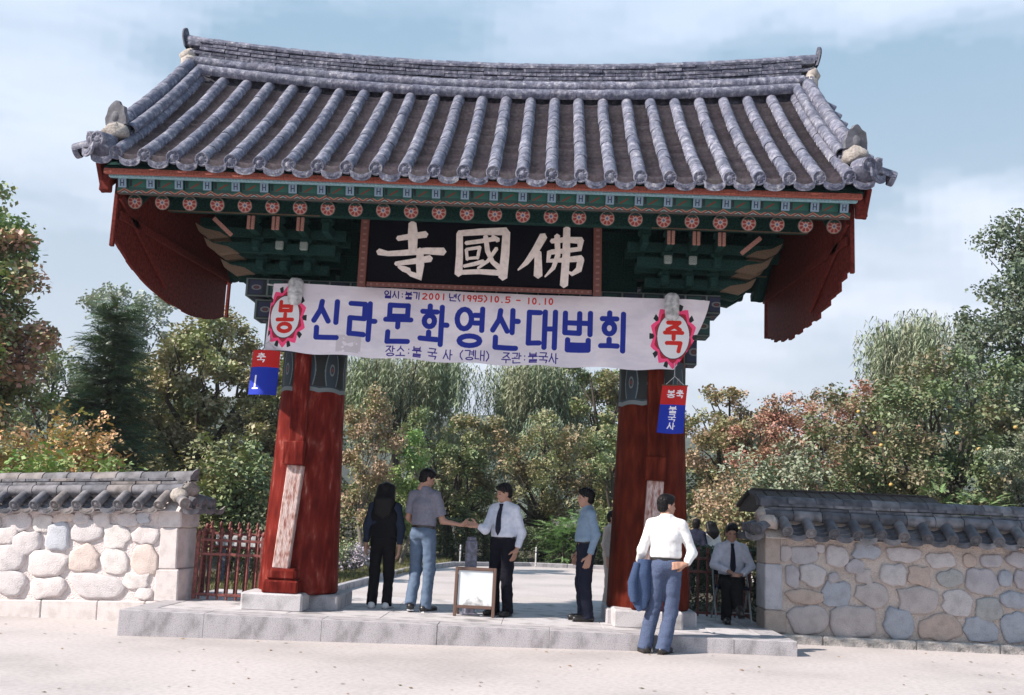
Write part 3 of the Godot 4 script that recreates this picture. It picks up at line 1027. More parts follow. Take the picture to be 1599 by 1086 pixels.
	# purlins and the beam under them
	for z in [1.15, -1.15, 0.0]:
		var pu := Geo.new()
		var y := 5.46 if z != 0.0 else 6.3
		pu.tube([Vector3(-4.12, y, z), Vector3(4.12, y, z)], [0.13], 14)
		obj("purlin", pu, M.green, gate)
		var jb := Geo.new()
		jb.box(Vector3(0, y - 0.23, z), Vector3(7.9, 0.19, 0.1), Basis(), 0.01)
		obj("purlin_beam", jb, M.green, gate)
		for sg in [-1.0, 1.0]:
			var fil := Geo.new()
			fil.box(Vector3(sg * 3.0, y - 0.325, z + 0.052), Vector3(1.9, 0.014, 0.012))
			obj("painted_fillet", fil, M.tan, gate)

func beam_print() -> StandardMaterial3D:
	# slate, green and pale bands with small rosettes
	var im := Image.create(128, 64, false, Image.FORMAT_RGB8)
	im.fill(Color(0.09, 0.13, 0.15))
	for k in 4:
		paint_rect(im, k * 32, 0, 3, 64, Color(0.36, 0.42, 0.42))
		paint_rect(im, k * 32 + 6, 8, 20, 48, Color(0.1, 0.26, 0.25) if k % 2 else Color(0.14, 0.17, 0.28))
		for y in 64:
			for x in 32:
				var r := Vector2(x - 16, (y - 32) * 0.8).length()
				if r < 8.0 and r > 4.5:
					im.set_pixel(k * 32 + x, y, Color(0.45, 0.45, 0.44))
				elif r < 3.0:
					im.set_pixel(k * 32 + x, y, Color(0.4, 0.2, 0.17))
	paint_rect(im, 0, 0, 128, 4, Color(0.33, 0.38, 0.37))
	paint_rect(im, 0, 60, 128, 4, Color(0.33, 0.38, 0.37))
	return print_mat(im, 0.7)

func uv_box(g: Geo, o: Vector3, s: Vector3, per: float) -> void:
	# four long sides and two ends of a beam along x, print repeated every `per` metres
	var h := s * 0.5
	var u := s.x / per
	for q in [[Vector3(0, 0, 1), Vector3.UP], [Vector3(0, 0, -1), Vector3.UP], [Vector3(0, 1, 0), Vector3.BACK], [Vector3(0, -1, 0), Vector3.BACK]]:
		var n: Vector3 = q[0]
		var up: Vector3 = q[1]
		var r := up.cross(n)
		var pts := []
		for w in [[-1, -1], [1, -1], [1, 1], [-1, 1]]:
			pts.append(o + (n + r * w[0] + up * w[1]) * h)
		g.face(pts, [Vector2(0, 1), Vector2(u, 1), Vector2(u, 0), Vector2(0, 0)])
	for sg in [-1.0, 1.0]:
		var r := Vector3.UP.cross(Vector3(sg, 0, 0))
		var pts := []
		for w in [[-1, -1], [1, -1], [1, 1], [-1, 1]]:
			pts.append(o + (Vector3(sg, 0, 0) + r * w[0] + Vector3.UP * w[1]) * h)
		g.face(pts, [Vector2(0, 1), Vector2(0.25, 1), Vector2(0.25, 0), Vector2(0, 0)])

func gate_frame(gate: Node3D) -> void:
	var bp := beam_print()
	for q in [[4.41, 3.12, 0.26, 0.5, "plate_beam"], [4.13, 3.0, 0.28, 0.36, "upper_beam"], [3.79, 2.84, 0.37, 0.3, "lintel"]]:
		var g := Geo.new()
		uv_box(g, Vector3(-0.06, q[0], 0), Vector3(q[1] * 2.0, q[2] - 0.02, q[3]), 1.1)
		obj(q[4], g, bp, gate)
	# dark boards behind the name board
	for k in 10:
		var g := Geo.new()
		g.box(Vector3(-1.8 + 0.4 * k, 4.9, -0.05), Vector3(0.392, 0.72, 0.05), Basis(), 0.004)
		obj("bracket_board", g, M.green, gate)
	var tb := Geo.new()
	tb.box(Vector3(0, 5.3, 0), Vector3(7.8, 0.12, 0.3))
	obj("top_beam", tb, M.green, gate)
	# brackets over each pillar: three tiers of crossing arms with pale and pink ends
	for sg in [-1.0, 1.0]:
		for tier in 3:
			var y := 4.63 + 0.19 * tier
			var reach := 0.62 + 0.27 * tier
			for k in 4:
				var x: float = sg * (2.91 - 0.31 * k)
				if k == 3 and tier < 2:
					continue
				var g := Geo.new()
				g.box(Vector3(x, y, 0.0), Vector3(0.09, 0.13, reach * 2.0), Basis(), 0.01)
				var arm := obj("bracket_arm", g, M.green, gate)
				if k < 3:
					var en := Geo.new()
					if tier == 2:
						en.box(Vector3(x - 0.026, y + 0.02, reach + 0.012), Vector3(0.04, 0.17, 0.03), Basis(), 0.004)
						en.box(Vector3(x + 0.026, y + 0.02, reach + 0.012), Vector3(0.04, 0.17, 0.03), Basis(), 0.004)
						obj("arm_end", en, M.pink, arm)
					else:
						en.box(Vector3(x, y, reach + 0.02), Vector3(0.1, 0.11, 0.05), Basis(), 0.02)
						if tier == 1 and k > 0:
							obj("arm_end", en, M.pale, arm)
						else:
							obj("arm_end", en, M.green, arm)
				var so := Geo.new()
				so.box(Vector3(x, y + 0.1, reach - 0.12), Vector3(0.15, 0.07, 0.15), Basis(), 0.02)
				obj("bearing_block", so, M.green, arm)
			for z in [-0.42, 0.0, 0.42, 0.75]:
				if z > 0.5 and tier < 1:
					continue
				# cross arm along x with an upturned tongue at its outer end
				var half := 0.5 + 0.13 * tier
				var cx: float = sg * 2.55
				var out := PackedVector2Array([Vector2(-half, -0.06), Vector2(half + 0.05, -0.06), Vector2(half + 0.22, -0.09), Vector2(half + 0.36, 0.0), Vector2(half + 0.42, 0.1), Vector2(half + 0.28, 0.045), Vector2(half + 0.12, 0.06), Vector2(-half, 0.06)])
				var g := Geo.new()
				g.prism(out, -0.05, 0.05, Transform3D(Basis(Vector3(sg, 0, 0), Vector3.UP, Vector3(0, 0, sg)), Vector3(cx, y - 0.01, z)))
				var cr := obj("cross_arm", g, M.green, gate)
				var tp := Geo.new()
				tp.prism(PackedVector2Array([Vector2(half - 0.02, -0.068), Vector2(half + 0.06, -0.07), Vector2(half + 0.22, -0.1), Vector2(half + 0.37, -0.005), Vector2(half + 0.43, 0.11), Vector2(half + 0.29, 0.035), Vector2(half + 0.1, 0.0)]), -0.055, 0.055, Transform3D(Basis(Vector3(sg, 0, 0), Vector3.UP, Vector3(0, 0, sg)), Vector3(cx, y - 0.014, z)))
				obj("arm_tip", tp, M.tan if z > 0.3 else M.green, cr)
		# slanting painted braces next to the bracket set
		var br := Geo.new()
		br.box(Vector3(sg * 3.28, 4.98, 1.1), Vector3(0.3, 0.05, 0.07), Basis(Vector3.BACK, sg * 0.72))
		obj("painted_brace", br, M.pink, gate)

func sleeve_texture() -> StandardMaterial3D:
	# painted head of the pillar: slate ground, dark hourglass motifs outlined pale, scalloped foot
	var w := 512
	var h := 128
	var im := Image.create(w, h, false, Image.FORMAT_RGB8)
	for y in h:
		for x in w:
			var a := fposmod(x / 64.0, 1.0)
			var v := y / float(h)
			var c := Color(0.14, 0.19, 0.23)
			var hg := 0.17 + 0.16 * pow(absf(v - 0.52) * 2.0, 1.6)
			var d := absf(a - 0.5)
			if v > 0.14 and v < 0.86:
				if d < hg:
					c = Color(0.035, 0.06, 0.06)
				elif d < hg + 0.05:
					c = Color(0.36, 0.42, 0.44)
			var ro := Vector2((fposmod(a + 0.5, 1.0) - 0.5) * 1.2, (v - 0.5)).length()
			if ro < 0.14 and ro > 0.09:
				c = Color(0.4, 0.43, 0.44)
			elif ro < 0.05:
				c = Color(0.42, 0.2, 0.18)
			if v < 0.1 and absf(a - 0.5) < 0.14 - v:
				c = Color(0.42, 0.2, 0.15)
			if v > 0.9:
				c = Color(0.4, 0.44, 0.45)
			im.set_pixel(x, y, c)
	return print_mat(im, 0.65)

func pillar(gate: Node3D, sg: float) -> void:
	var x := -2.235 if sg < 0 else 2.225
	var r := 1.0 if sg < 0 else 1.04
	var m: Material = M.red if sg < 0 else M.red_shaded  # right pillar takes the red with shade painted in
	var g := Geo.new()
	g.lathe([Vector2(0.0, 0.5), Vector2(0.485 * r, 0.5), Vector2(0.5 * r, 0.53), Vector2(0.49 * r, 0.8), Vector2(0.475 * r, 1.2), Vector2(0.455 * r, 1.75), Vector2(0.435 * r, 2.3), Vector2(0.42 * r, 2.8), Vector2(0.408 * r, 3.3), Vector2(0.4 * r, 3.9), Vector2(0.4 * r, 4.28)], 28, Vector3(x, 0, 0))
	var p := obj("pillar", g, m, gate)
	var s := Geo.new()
	var rows := []
	for j in 3:
		var ring := PackedVector3Array()
		for k in 65:
			var an := -TAU * k / 64
			var y: float = [3.05, 3.62, 3.63][j]
			if j == 0:
				y += 0.022 * absf(cos(an * 4.0)) - 0.02
			ring.append(Vector3(x + cos(an) * ((0.415 if j < 2 else 0.4) * r), y, sin(an) * ((0.421 - 0.008 * j) * r)))
		rows.append(ring)
	s.grid([rows[0], rows[1]])
	for i in s.t.size():
		s.t[i] = Vector2(s.t[i].x, 1.0 - s.t[i].y)
	obj("painted_head", s, sleeve_texture(), p)
	# post, block, slanting prop and foot in front
	var bx := -2.29 if sg < 0 else 2.22
	var f := Geo.new()
	f.box(Vector3(bx, 3.2, 0.44), Vector3(0.2, 1.66, 0.16), Basis(), 0.012)
	obj("front_post", f, m, p)
	f = Geo.new()
	f.box(Vector3(bx + (0.0 if sg < 0 else 0.005), 2.235, 0.5), Vector3(0.26, 0.3, 0.24), Basis(), 0.014)
	obj("post_block", f, m, p)
	f = Geo.new()
	var a := Vector3(bx + 0.02, 2.08, 0.49)
	var b := Vector3(bx - (0.06 if sg < 0 else 0.05), 0.82, 0.53)
	f.box((a + b) * 0.5, Vector3(0.2, 0.13, a.distance_to(b) + 0.02), along(a - b, Vector3.BACK), 0.012)
	obj("slanting_prop", f, M.peel, p)
	f = Geo.new()
	f.box(Vector3(bx - (0.02 if sg < 0 else 0.04), 0.6, 0.56), Vector3(0.44, 0.16, 0.3), Basis(), 0.02)
	f.box(Vector3(bx - (0.02 if sg < 0 else 0.04), 0.75, 0.55), Vector3(0.36, 0.14, 0.27), Basis(), 0.03)
	obj("prop_foot", f, m, p)
	# granite plinth: back block and the block under the prop
	f = Geo.new()
	f.box(Vector3(x + 0.02, 0.4, -0.18), Vector3(1.12, 0.2, 1.02), Basis(), 0.02)
	obj("plinth_block", f, M.kerb, p)
	f = Geo.new()
	f.box(Vector3(x - 0.16 if sg < 0 else x - 0.06, 0.415, 0.42), Vector3(0.76 if sg < 0 else 0.84, 0.225, 0.6), Basis(), 0.025)
	obj("plinth_block", f, M.platform, p)

func gable_boards(gate: Node3D, sg: float) -> void:
	var x := 4.2 * sg
	# hanging planks that close the gable, their feet on a shallow curve
	var foot := func(z): return 4.155 + 0.3 * pow(absf(z + 0.1) / 2.05, 2.6)
	for k in 19:
		var z := 2.0 - 0.22 * k
		var z0 := z - 0.107
		var z1 := z + 0.107
		var top := minf(7.0 - 0.78 * absf(z), 6.9)
		var jag := rng.randf_range(-0.012, 0.012) + (0.03 * (k % 2) if sg > 0 else 0.0)
		var l0: float = foot.call(z0) + jag
		var l1: float = foot.call(z1) + jag
		if sg > 0:
			l0 = (l0 + l1) * 0.5
			l1 = l0
		var g := Geo.new()
		g.prism(PackedVector2Array([Vector2(z0, l0), Vector2(z1, l1), Vector2(z1, top), Vector2(z0, top)]), -0.02, 0.02, Transform3D(Basis(Vector3.BACK, Vector3.UP, Vector3.LEFT), Vector3(x, 0, 0)))
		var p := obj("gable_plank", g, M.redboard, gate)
		g = Geo.new()
		g.box(Vector3(x + 0.033 * sg, (top + l0) * 0.5 + 0.03, z0), Vector3(0.026, top - l0 - 0.08, 0.045), Basis(), 0.006)
		obj("plank_batten", g, M.redboard, p)
	# edge boards front and back
	for q in [[2.13, 5.25, 4.42], [-2.26, 5.2, 4.44]]:
		var g := Geo.new()
		g.box(Vector3(x, (q[1] + q[2]) * 0.5, q[0]), Vector3(0.05, q[1] - q[2], 0.05), Basis(), 0.008)
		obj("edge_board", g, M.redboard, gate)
	# rails on the inner side
	for q in [[Vector3(x - 0.05 * sg, 5.02, 2.14), Vector3(x - 0.05 * sg, 4.33, 0.5), 0.11], [Vector3(x - 0.05 * sg, 5.02, -2.2), Vector3(x - 0.05 * sg, 4.8, 2.1), 0.1]]:
		var g := Geo.new()
		g.box((q[0] + q[1]) * 0.5, Vector3(q[2], 0.035, q[0].distance_to(q[1])), along(q[1] - q[0], Vector3(sg, 0, 0)), 0.006)
		obj("inner_rail", g, M.redboard, gate)
	# barge boards under the gable tiles
	for zz in [1.0, -1.0]:
		var a := Vector3(x + 0.07 * sg, 6.98, 0.0)
		var b := Vector3(x + 0.07 * sg, 5.12, 2.46 * zz)
		var g := Geo.new()
		g.box((a + b) * 0.5, Vector3(0.05, 0.36, a.distance_to(b)), along(b - a), 0.01)
		obj("barge_board", g, M.redboard, gate)
	var tip := Geo.new()
	tip.box(Vector3(x + 0.02 * sg, 5.1, 2.4), Vector3(0.12, 0.24, 0.1), Basis(), 0.012)
	obj("barge_tip", tip, M.redboard, gate)


# ---------------------------------------------------------------- the name board
func brush(g: Geo, pts: Array, z0: float, z1: float, x: Transform3D) -> void:
	# a brush stroke: points (x, y, width), outlined with rounded ends and cut out of board
	var up := []
	var dn := []
	var n := pts.size()
	var poly := PackedVector2Array()
	for i in n:
		var q := Vector2(pts[i].x, pts[i].y)
		var d := Vector2.ZERO
		if i > 0:
			d += (q - Vector2(pts[i - 1].x, pts[i - 1].y)).normalized()
		if i < n - 1:
			d += (Vector2(pts[i + 1].x, pts[i + 1].y) - q).normalized()
		d = d.normalized()
		var nn: Vector2 = Vector2(-d.y, d.x) * float(pts[i].z) * 0.5
		if i == 0:
			dn.append(q - d * pts[i].z * 0.35)
		up.append(q + nn)
		dn.append(q - nn)
		if i == n - 1:
			dn.append(q + d * pts[i].z * 0.35)
	for q in dn:
		poly.append(q)
	up.reverse()
	for q in up:
		poly.append(q)
	if Geometry2D.triangulate_polygon(poly).is_empty():
		poly = Geometry2D.convex_hull(poly)
		poly.remove_at(poly.size() - 1)
	g.prism(poly, z0, z1, x)

func name_board() -> void:
	var t := thing("name_board", "dark signboard with three large cream characters hung under the front eave", "signboard", Vector3(-0.05, 4.78, 1.0))
	t.rotation.x = 0.16
	var g := Geo.new()
	g.box(Vector3.ZERO, Vector3(2.86, 0.86, 0.05), Basis(), 0.005)
	obj("panel", g, M.ink, t)
	# frame with a flower print
	var im := Image.create(256, 32, false, Image.FORMAT_RGB8)
	im.fill(Color(0.38, 0.19, 0.15))
	for k in 16:
		for y in 32:
			for x in 16:
				var r := Vector2(x - 8, (y - 16) * 0.8).length()
				if r < 6.0 and (k + int(r)) % 2 == 0:
					im.set_pixel(k * 16 + x, y, Color(0.52, 0.42, 0.4) if k % 2 else Color(0.3, 0.22, 0.24))
	var fm := print_mat(im)
	for sg in [-1.0, 1.0]:
		g = Geo.new()
		uv_box(g, Vector3.ZERO, Vector3(0.94, 0.1, 0.08), 0.6)
		inst("frame_rail", g.mesh(), fm, t, Transform3D(Basis(Vector3.BACK, PI / 2 + 0.03 * sg), Vector3(sg * 1.455, 0.0, 0.02)))
		g = Geo.new()
		uv_box(g, Vector3.ZERO, Vector3(2.8, 0.055, 0.07), 0.6)
		inst("frame_rail", g.mesh(), fm, t, Transform3D(Basis(), Vector3(0, sg * 0.43, 0.02)))
	# the characters, cut from board; coordinates in units of the tracing, y down
	var sc := 0.00225
	var chars := [
		[[340, 188, 40, 345, 250, 52, 348, 345, 44], [262, 272, 26, 330, 262, 30, 418, 250, 34], [158, 345, 34, 210, 356, 26, 300, 352, 30, 420, 342, 34, 520, 346, 40], [256, 412, 22, 350, 400, 28, 448, 384, 36], [388, 335, 34, 392, 420, 42, 388, 485, 46, 345, 470, 26, 302, 442, 10], [272, 428, 14, 300, 440, 30, 332, 452, 30]],
		[[604, 250, 34, 608, 360, 36, 606, 472, 40], [598, 246, 30, 720, 238, 34, 862, 236, 40], [862, 240, 40, 860, 360, 44, 852, 492, 46], [612, 462, 24, 720, 458, 26, 838, 466, 30], [640, 300, 20, 720, 290, 22, 806, 276, 24], [644, 335, 16, 652, 392, 16], [644, 335, 15, 722, 324, 17], [718, 326, 17, 708, 386, 16], [648, 386, 14, 712, 380, 15], [634, 428, 16, 690, 416, 20, 742, 402, 22], [748, 262, 24, 762, 345, 26, 792, 405, 24, 832, 438, 30], [812, 330, 20, 766, 400, 18, 712, 440, 12], [786, 262, 16, 818, 286, 26]],
		[[1068, 262, 42, 1026, 342, 38, 978, 410, 26, 934, 450, 8], [1040, 352, 36, 1044, 420, 40, 1046, 482, 46], [1112, 292, 24, 1190, 284, 28, 1278, 290, 36], [1272, 296, 32, 1268, 336, 28, 1190, 346, 24, 1112, 352, 26], [1104, 350, 26, 1098, 400, 26, 1190, 396, 26, 1282, 388, 34], [1278, 392, 36, 1268, 450, 34, 1232, 474, 22, 1210, 462, 10], [1142, 262, 30, 1150, 370, 28, 1128, 440, 22, 1084, 488, 8], [1194, 222, 36, 1196, 370, 40, 1190, 536, 42]],
	]
	for ch in chars:
		var cg := Geo.new()
		var lift := 0.0
		for st in ch:
			var pts := []
			for k in range(0, st.size(), 3):
				var px: float = st[k] - 722.0
				var py: float = st[k + 1] - 358.0 - 0.042 * px
				pts.append(Vector3(px * sc, -py * sc, st[k + 2] * sc * 1.06))
			brush(cg, pts, 0.02, 0.043 + lift, Transform3D())
			lift += 0.0012
		obj("character", cg, M.cream, t)
	for sg in [-1.0, 1.0]:
		g = Geo.new()
		g.tube([Vector3(sg * 1.2, 0.45, 0), Vector3(sg * 1.2, 0.7, -0.1)], [0.015], 6)
		obj("hanger", g, M.iron, t)


# ---------------------------------------------------------------- banner and pennants: drawn lettering
const LETTER := ["0,0 1,0 .88,1", "", "0,0 0,1 1,1", "1,0 0,0 0,1 1,1", "", "0,0 1,0 1,.48 0,.48 0,1 1,1", "0,0 1,0 1,1 0,1 0,0", "0,0 0,1 1,1 1,0|0,.5 1,.5", "", ".5,0 .42,.45 0,1|.46,.3 1,1", "", "o", ".05,0 .95,0 .6,.5 0,1|.55,.45 1,1", "", "0.5,-.12 .5,0|.05,.22 .95,.22 .6,.6 0,1|.55,.6 1,1", "", "", "", ".5,-.04 .5,.1|0,.24 1,.24|o.5,.7,.36,.28"]
const TAIL := {1: 0, 4: 2, 8: 5, 16: 6, 17: 7, 21: 11}
const VOWEL := {0: "0,0 0,1|0,.48 1,.48", 1: "0,0 0,1|1,0 1,1|0,.48 1,.48", 4: "1,0 1,1|0,.48 1,.48", 6: "1,0 1,1|0,.3 1,.3|0,.66 1,.66", 8: "0,1 1,1|.5,.1 .5,1", 13: "0,0 1,0|.5,0 .5,1", 20: ".5,0 .5,1"}

func ink_line(im: Image, a: Vector2, b: Vector2, w: float, c: Color) -> void:
	var r := w * 0.5 + 1.0
	var x0 := maxi(0, int(minf(a.x, b.x) - r))
	var x1 := mini(im.get_width() - 1, int(maxf(a.x, b.x) + r))
	var y0 := maxi(0, int(minf(a.y, b.y) - r))
	var y1 := mini(im.get_height() - 1, int(maxf(a.y, b.y) + r))
	var ab := b - a
	var l2 := maxf(ab.length_squared(), 1e-6)
	for y in range(y0, y1 + 1):
		for x in range(x0, x1 + 1):
			var q := Vector2(x + 0.5, y + 0.5) - a
			var d := (q - ab * clampf(q.dot(ab) / l2, 0.0, 1.0)).length()
			var k := clampf(w * 0.5 - d + 0.5, 0.0, 1.0)
			if k > 0.0:
				im.set_pixel(x, y, im.get_pixel(x, y).lerp(c, k))

func ink_path(im: Image, s: String, r: Rect2, w: float, c: Color) -> void:
	for part in s.split("|"):
		var pts := []
		if part.begins_with("o"):
			var v := [0.5, 0.5, 0.5, 0.5]
			if part.length() > 1:
				var e := part.substr(1).split(",")
				v = [e[0].to_float(), e[1].to_float(), e[2].to_float(), e[3].to_float()]
			for k in 17:
				pts.append(r.position + Vector2(v[0] + v[2] * cos(TAU * k / 16), v[1] + v[3] * sin(TAU * k / 16)) * r.size)
		else:
			for q in part.split(" "):
				var e := q.split(",")
				pts.append(r.position + Vector2(e[0].to_float(), e[1].to_float()) * r.size)
		for k in pts.size() - 1:
			ink_line(im, pts[k], pts[k + 1], w, c)

func ink_syllable(im: Image, code: int, r: Rect2, w: float, c: Color) -> void:
	var k := code - 0xAC00
	var first := k / 588
	var mid := (k % 588) / 28
	var last := k % 28
	var hh := 0.6 if last else 1.0
	var sub := func(a, b, d, e): return Rect2(r.position + Vector2(a, b) * r.size, Vector2(d - a, e - b) * r.size)
	if mid in [0, 4, 6, 20, 1]:
		var wide: float = 0.56 if mid != 1 else 0.42
		ink_path(im, LETTER[first], sub.call(0.0, 0.02, wide, hh * 0.92 - (0.0 if last else 0.06)), w, c)
		ink_path(im, VOWEL[mid], sub.call(wide + (0.12 if mid in [4, 6] else 0.2), 0.0, wide + (0.42 if mid != 1 else 0.6), hh - 0.02), w, c)
	elif mid in [8, 13]:
		ink_path(im, LETTER[first], sub.call(0.14, 0.0, 0.86, hh * 0.5), w, c)
		ink_path(im, VOWEL[mid], sub.call(0.0, hh * 0.66, 1.0, hh * (0.98 if not last else 1.0)), w, c)
	else:
		ink_path(im, LETTER[first], sub.call(0.04, 0.0, 0.6, hh * 0.56), w, c)
		ink_path(im, VOWEL[8], sub.call(0.0, hh * 0.68, 0.64, hh * 0.88), w, c)
		ink_path(im, VOWEL[0] if mid == 9 else VOWEL[20], sub.call(0.8 if mid == 9 else 0.7, 0.0, 1.02, hh), w, c)
	if last:
		ink_path(im, LETTER[TAIL[last]], sub.call(0.12, 0.74, 0.92, 1.0), w, c)

const DIGIT := {"0": "o.5,.5,.4,.5", "1": ".5,0 .5,1", "2": "0,.1 .6,0 1,.25 0,1 1,1", "5": "1,0 .1,0 .1,.45 .8,.4 1,.7 .7,1 0,.95", "8": "o.5,.25,.36,.25|o.5,.75,.45,.25", "9": "o.5,.28,.4,.28|.9,.3 .7,1", "(": ".8,-.1 .3,.3 .3,.7 .8,1.1", ")": ".2,-.1 .7,.3 .7,.7 .2,1.1", ".": ".4,1 .5,1", "-": ".1,.5 .9,.5", ":": ".5,.25 .5,.3|.5,.75 .5,.8"}

func ink_text(im: Image, s: String, at: Vector2, size: Vector2, gap: float, w: float, c: Color) -> float:
	var x := at.x
	for i in s.length():
		var ch := s[i]
		if ch == " ":
			x += size.x * 0.6
		elif DIGIT.has(ch):
			ink_path(im, DIGIT[ch], Rect2(x, at.y + size.y * 0.1, size.x * 0.5, size.y * 0.8), w, c)
			x += size.x * 0.5 + gap
		else:
			ink_syllable(im, s.unicode_at(i), Rect2(x, at.y, size.x, size.y), w, c)
			x += size.x + gap
	return x

func lotus_ring(im: Image, o: Vector2, rx: float, ry: float) -> void:
	for y in range(int(o.y - ry * 1.1), int(o.y + ry * 1.1)):
		for x in range(int(o.x - rx * 1.1), int(o.x + rx * 1.1)):
			if x < 0 or y < 0 or x >= im.get_width() or y >= im.get_height():
				continue
			var q := Vector2((x - o.x) / rx, (y - o.y) / ry)
			var r := q.length()
			var a := fposmod(q.angle() / TAU * 10.0, 1.0)
			var peak := 1.0 - absf(a - 0.5) * 2.0
			if r < 0.66:
				im.set_pixel(x, y, Color(0.86, 0.86, 0.88))
			elif r < 0.69:
				im.set_pixel(x, y, Color(0.25, 0.2, 0.25))
			elif r < 0.78 + 0.2 * peak:
				im.set_pixel(x, y, Color(0.95, 0.3, 0.5) if r > 0.69 + 0.12 * peak else Color(0.66, 0.13, 0.22))
			elif r < 0.98 and peak < 0.28:
				im.set_pixel(x, y, Color(0.12, 0.16, 0.16))

func banner() -> void:
	var w := 1600
	var h := 262
	var im := Image.create(w, h, false, Image.FORMAT_RGB8)
	im.fill(Color(0.86, 0.835, 0.87))
	# grubby patches and faded wash
	for y in range(0, h):
		for x in range(0, w):
			var v := wobble.get_noise_2d(x * 0.004, y * 0.012) * 0.05 + wobble.get_noise_2d(x * 0.02 + 40.0, y * 0.05) * 0.02
			if absf(v) > 0.012:
				im.set_pixel(x, y, Color(0.86 + v, 0.835 + v, 0.87 + v * 0.8))
	for y in range(186, 250):
		for x in range(255, 345):
			if wobble.get_noise_2d(x * 0.02, y * 0.02) > -0.15:
				im.set_pixel(x, y, im.get_pixel(x, y).lerp(Color(0.66, 0.64, 0.66), 0.5))
	var blue := Color(0.1, 0.17, 0.56)
	var red := Color(0.78, 0.16, 0.13)
	lotus_ring(im, Vector2(60, 130), 84, 124)
	lotus_ring(im, Vector2(1468, 138), 88, 124)
	ink_syllable(im, "봉".unicode_at(0), Rect2(32, 72, 58, 116), 15, red)
	ink_syllable(im, "축".unicode_at(0), Rect2(1438, 80, 62, 112), 15, red)
	var big := "신라문화영산대법회"
	for i in big.length():
		ink_syllable(im, big.unicode_at(i), Rect2(170 + i * 129.8, 62, 92, 136), 19, blue)
	var x := ink_text(im, "일시:불기", Vector2(420, 10), Vector2(24, 26), 5, 4.0, Color(0.16, 0.14, 0.5))
	x = ink_text(im, "2001", Vector2(x + 6, 10), Vector2(30, 26), 8, 4.5, red)
	x = ink_text(im, "년(", Vector2(x + 6, 10), Vector2(24, 26), 4, 4.0, Color(0.16, 0.14, 0.5))
	x = ink_text(im, "1995)10.5 - 10.10", Vector2(x, 10), Vector2(30, 26), 5, 4.5, red)
	ink_text(im, "장소:불 국 사 (경내)  주관:불국사", Vector2(440, 216), Vector2(31, 36), 6, 4.0, Color(0.18, 0.14, 0.5))
	var t := thing("banner", "long white cloth banner with blue lettering strung between the two pillars", "banner", Vector3(0, 0, 0))
	var g := Geo.new()
	var rows := []
	for j in 9:
		var v := j / 8.0
		var row := PackedVector3Array()
		for i in 57:
			var u := i / 56.0
			var xl := lerpf(-2.73, -2.77, v)
			var xr := lerpf(2.87, 2.42 + 0.16 * (1.0 - v), pow(v, 1.2))
			var top := 4.4 - 0.03 * sin(u * PI) - 0.02 * u
			var low := 3.515 - 0.045 * sin(u * PI) - 0.05 * u
			var z := 0.655 + 0.018 * sin(u * 17.0 + v * 2.0) * (0.3 + v) + 0.03 * wobble.get_noise_2d(u * 9.0, v * 2.0) + 0.03 * v
			if u < 0.07:
				z -= (0.07 - u) * 1.6
			if u > 0.95:
				z -= (u - 0.95) * 1.4
			row.append(Vector3(lerpf(xl, xr, u), lerpf(top, low, v) + 0.012 * sin(u * 40.0) * v * v, z))
		rows.append(row)
	rows.reverse()
	g.grid(rows)
	# the print runs straight; the right end is cut on the slant
	for i in g.t.size():
		g.t[i] = Vector2((g.p[i].x + 2.74) / 5.61, 1.0 - g.t[i].y)
	var m := print_mat(im, 0.9)
	m.cull_mode = BaseMaterial3D.CULL_DISABLED
	obj("cloth", g, m, t)
	for q in [Vector3(-2.4, 4.27, 0.72), Vector3(2.37, 4.25, 0.74)]:
		var b := Geo.new()
		b.tube([q + Vector3(0, -0.17, 0), q + Vector3(0.004, -0.13, 0.01), q + Vector3(0, 0.0, 0.012), q + Vector3(0, 0.13, 0), q + Vector3(0, 0.17, 0)], [0.05, 0.085, 0.093, 0.09, 0.06], 14)
		obj("cloth_roll", rough_geo(b, 0.012, 9.0), M.white_paint, t)
	for sg in [-1.0, 1.0]:
		var rp := Geo.new()
		rp.tube([Vector3(2.8 * sg, 4.38, 0.58), Vector3(2.45 * sg, 4.4, 0.3)], [0.012], 6)
		obj("tie_rope", rp, M.white_paint, t)

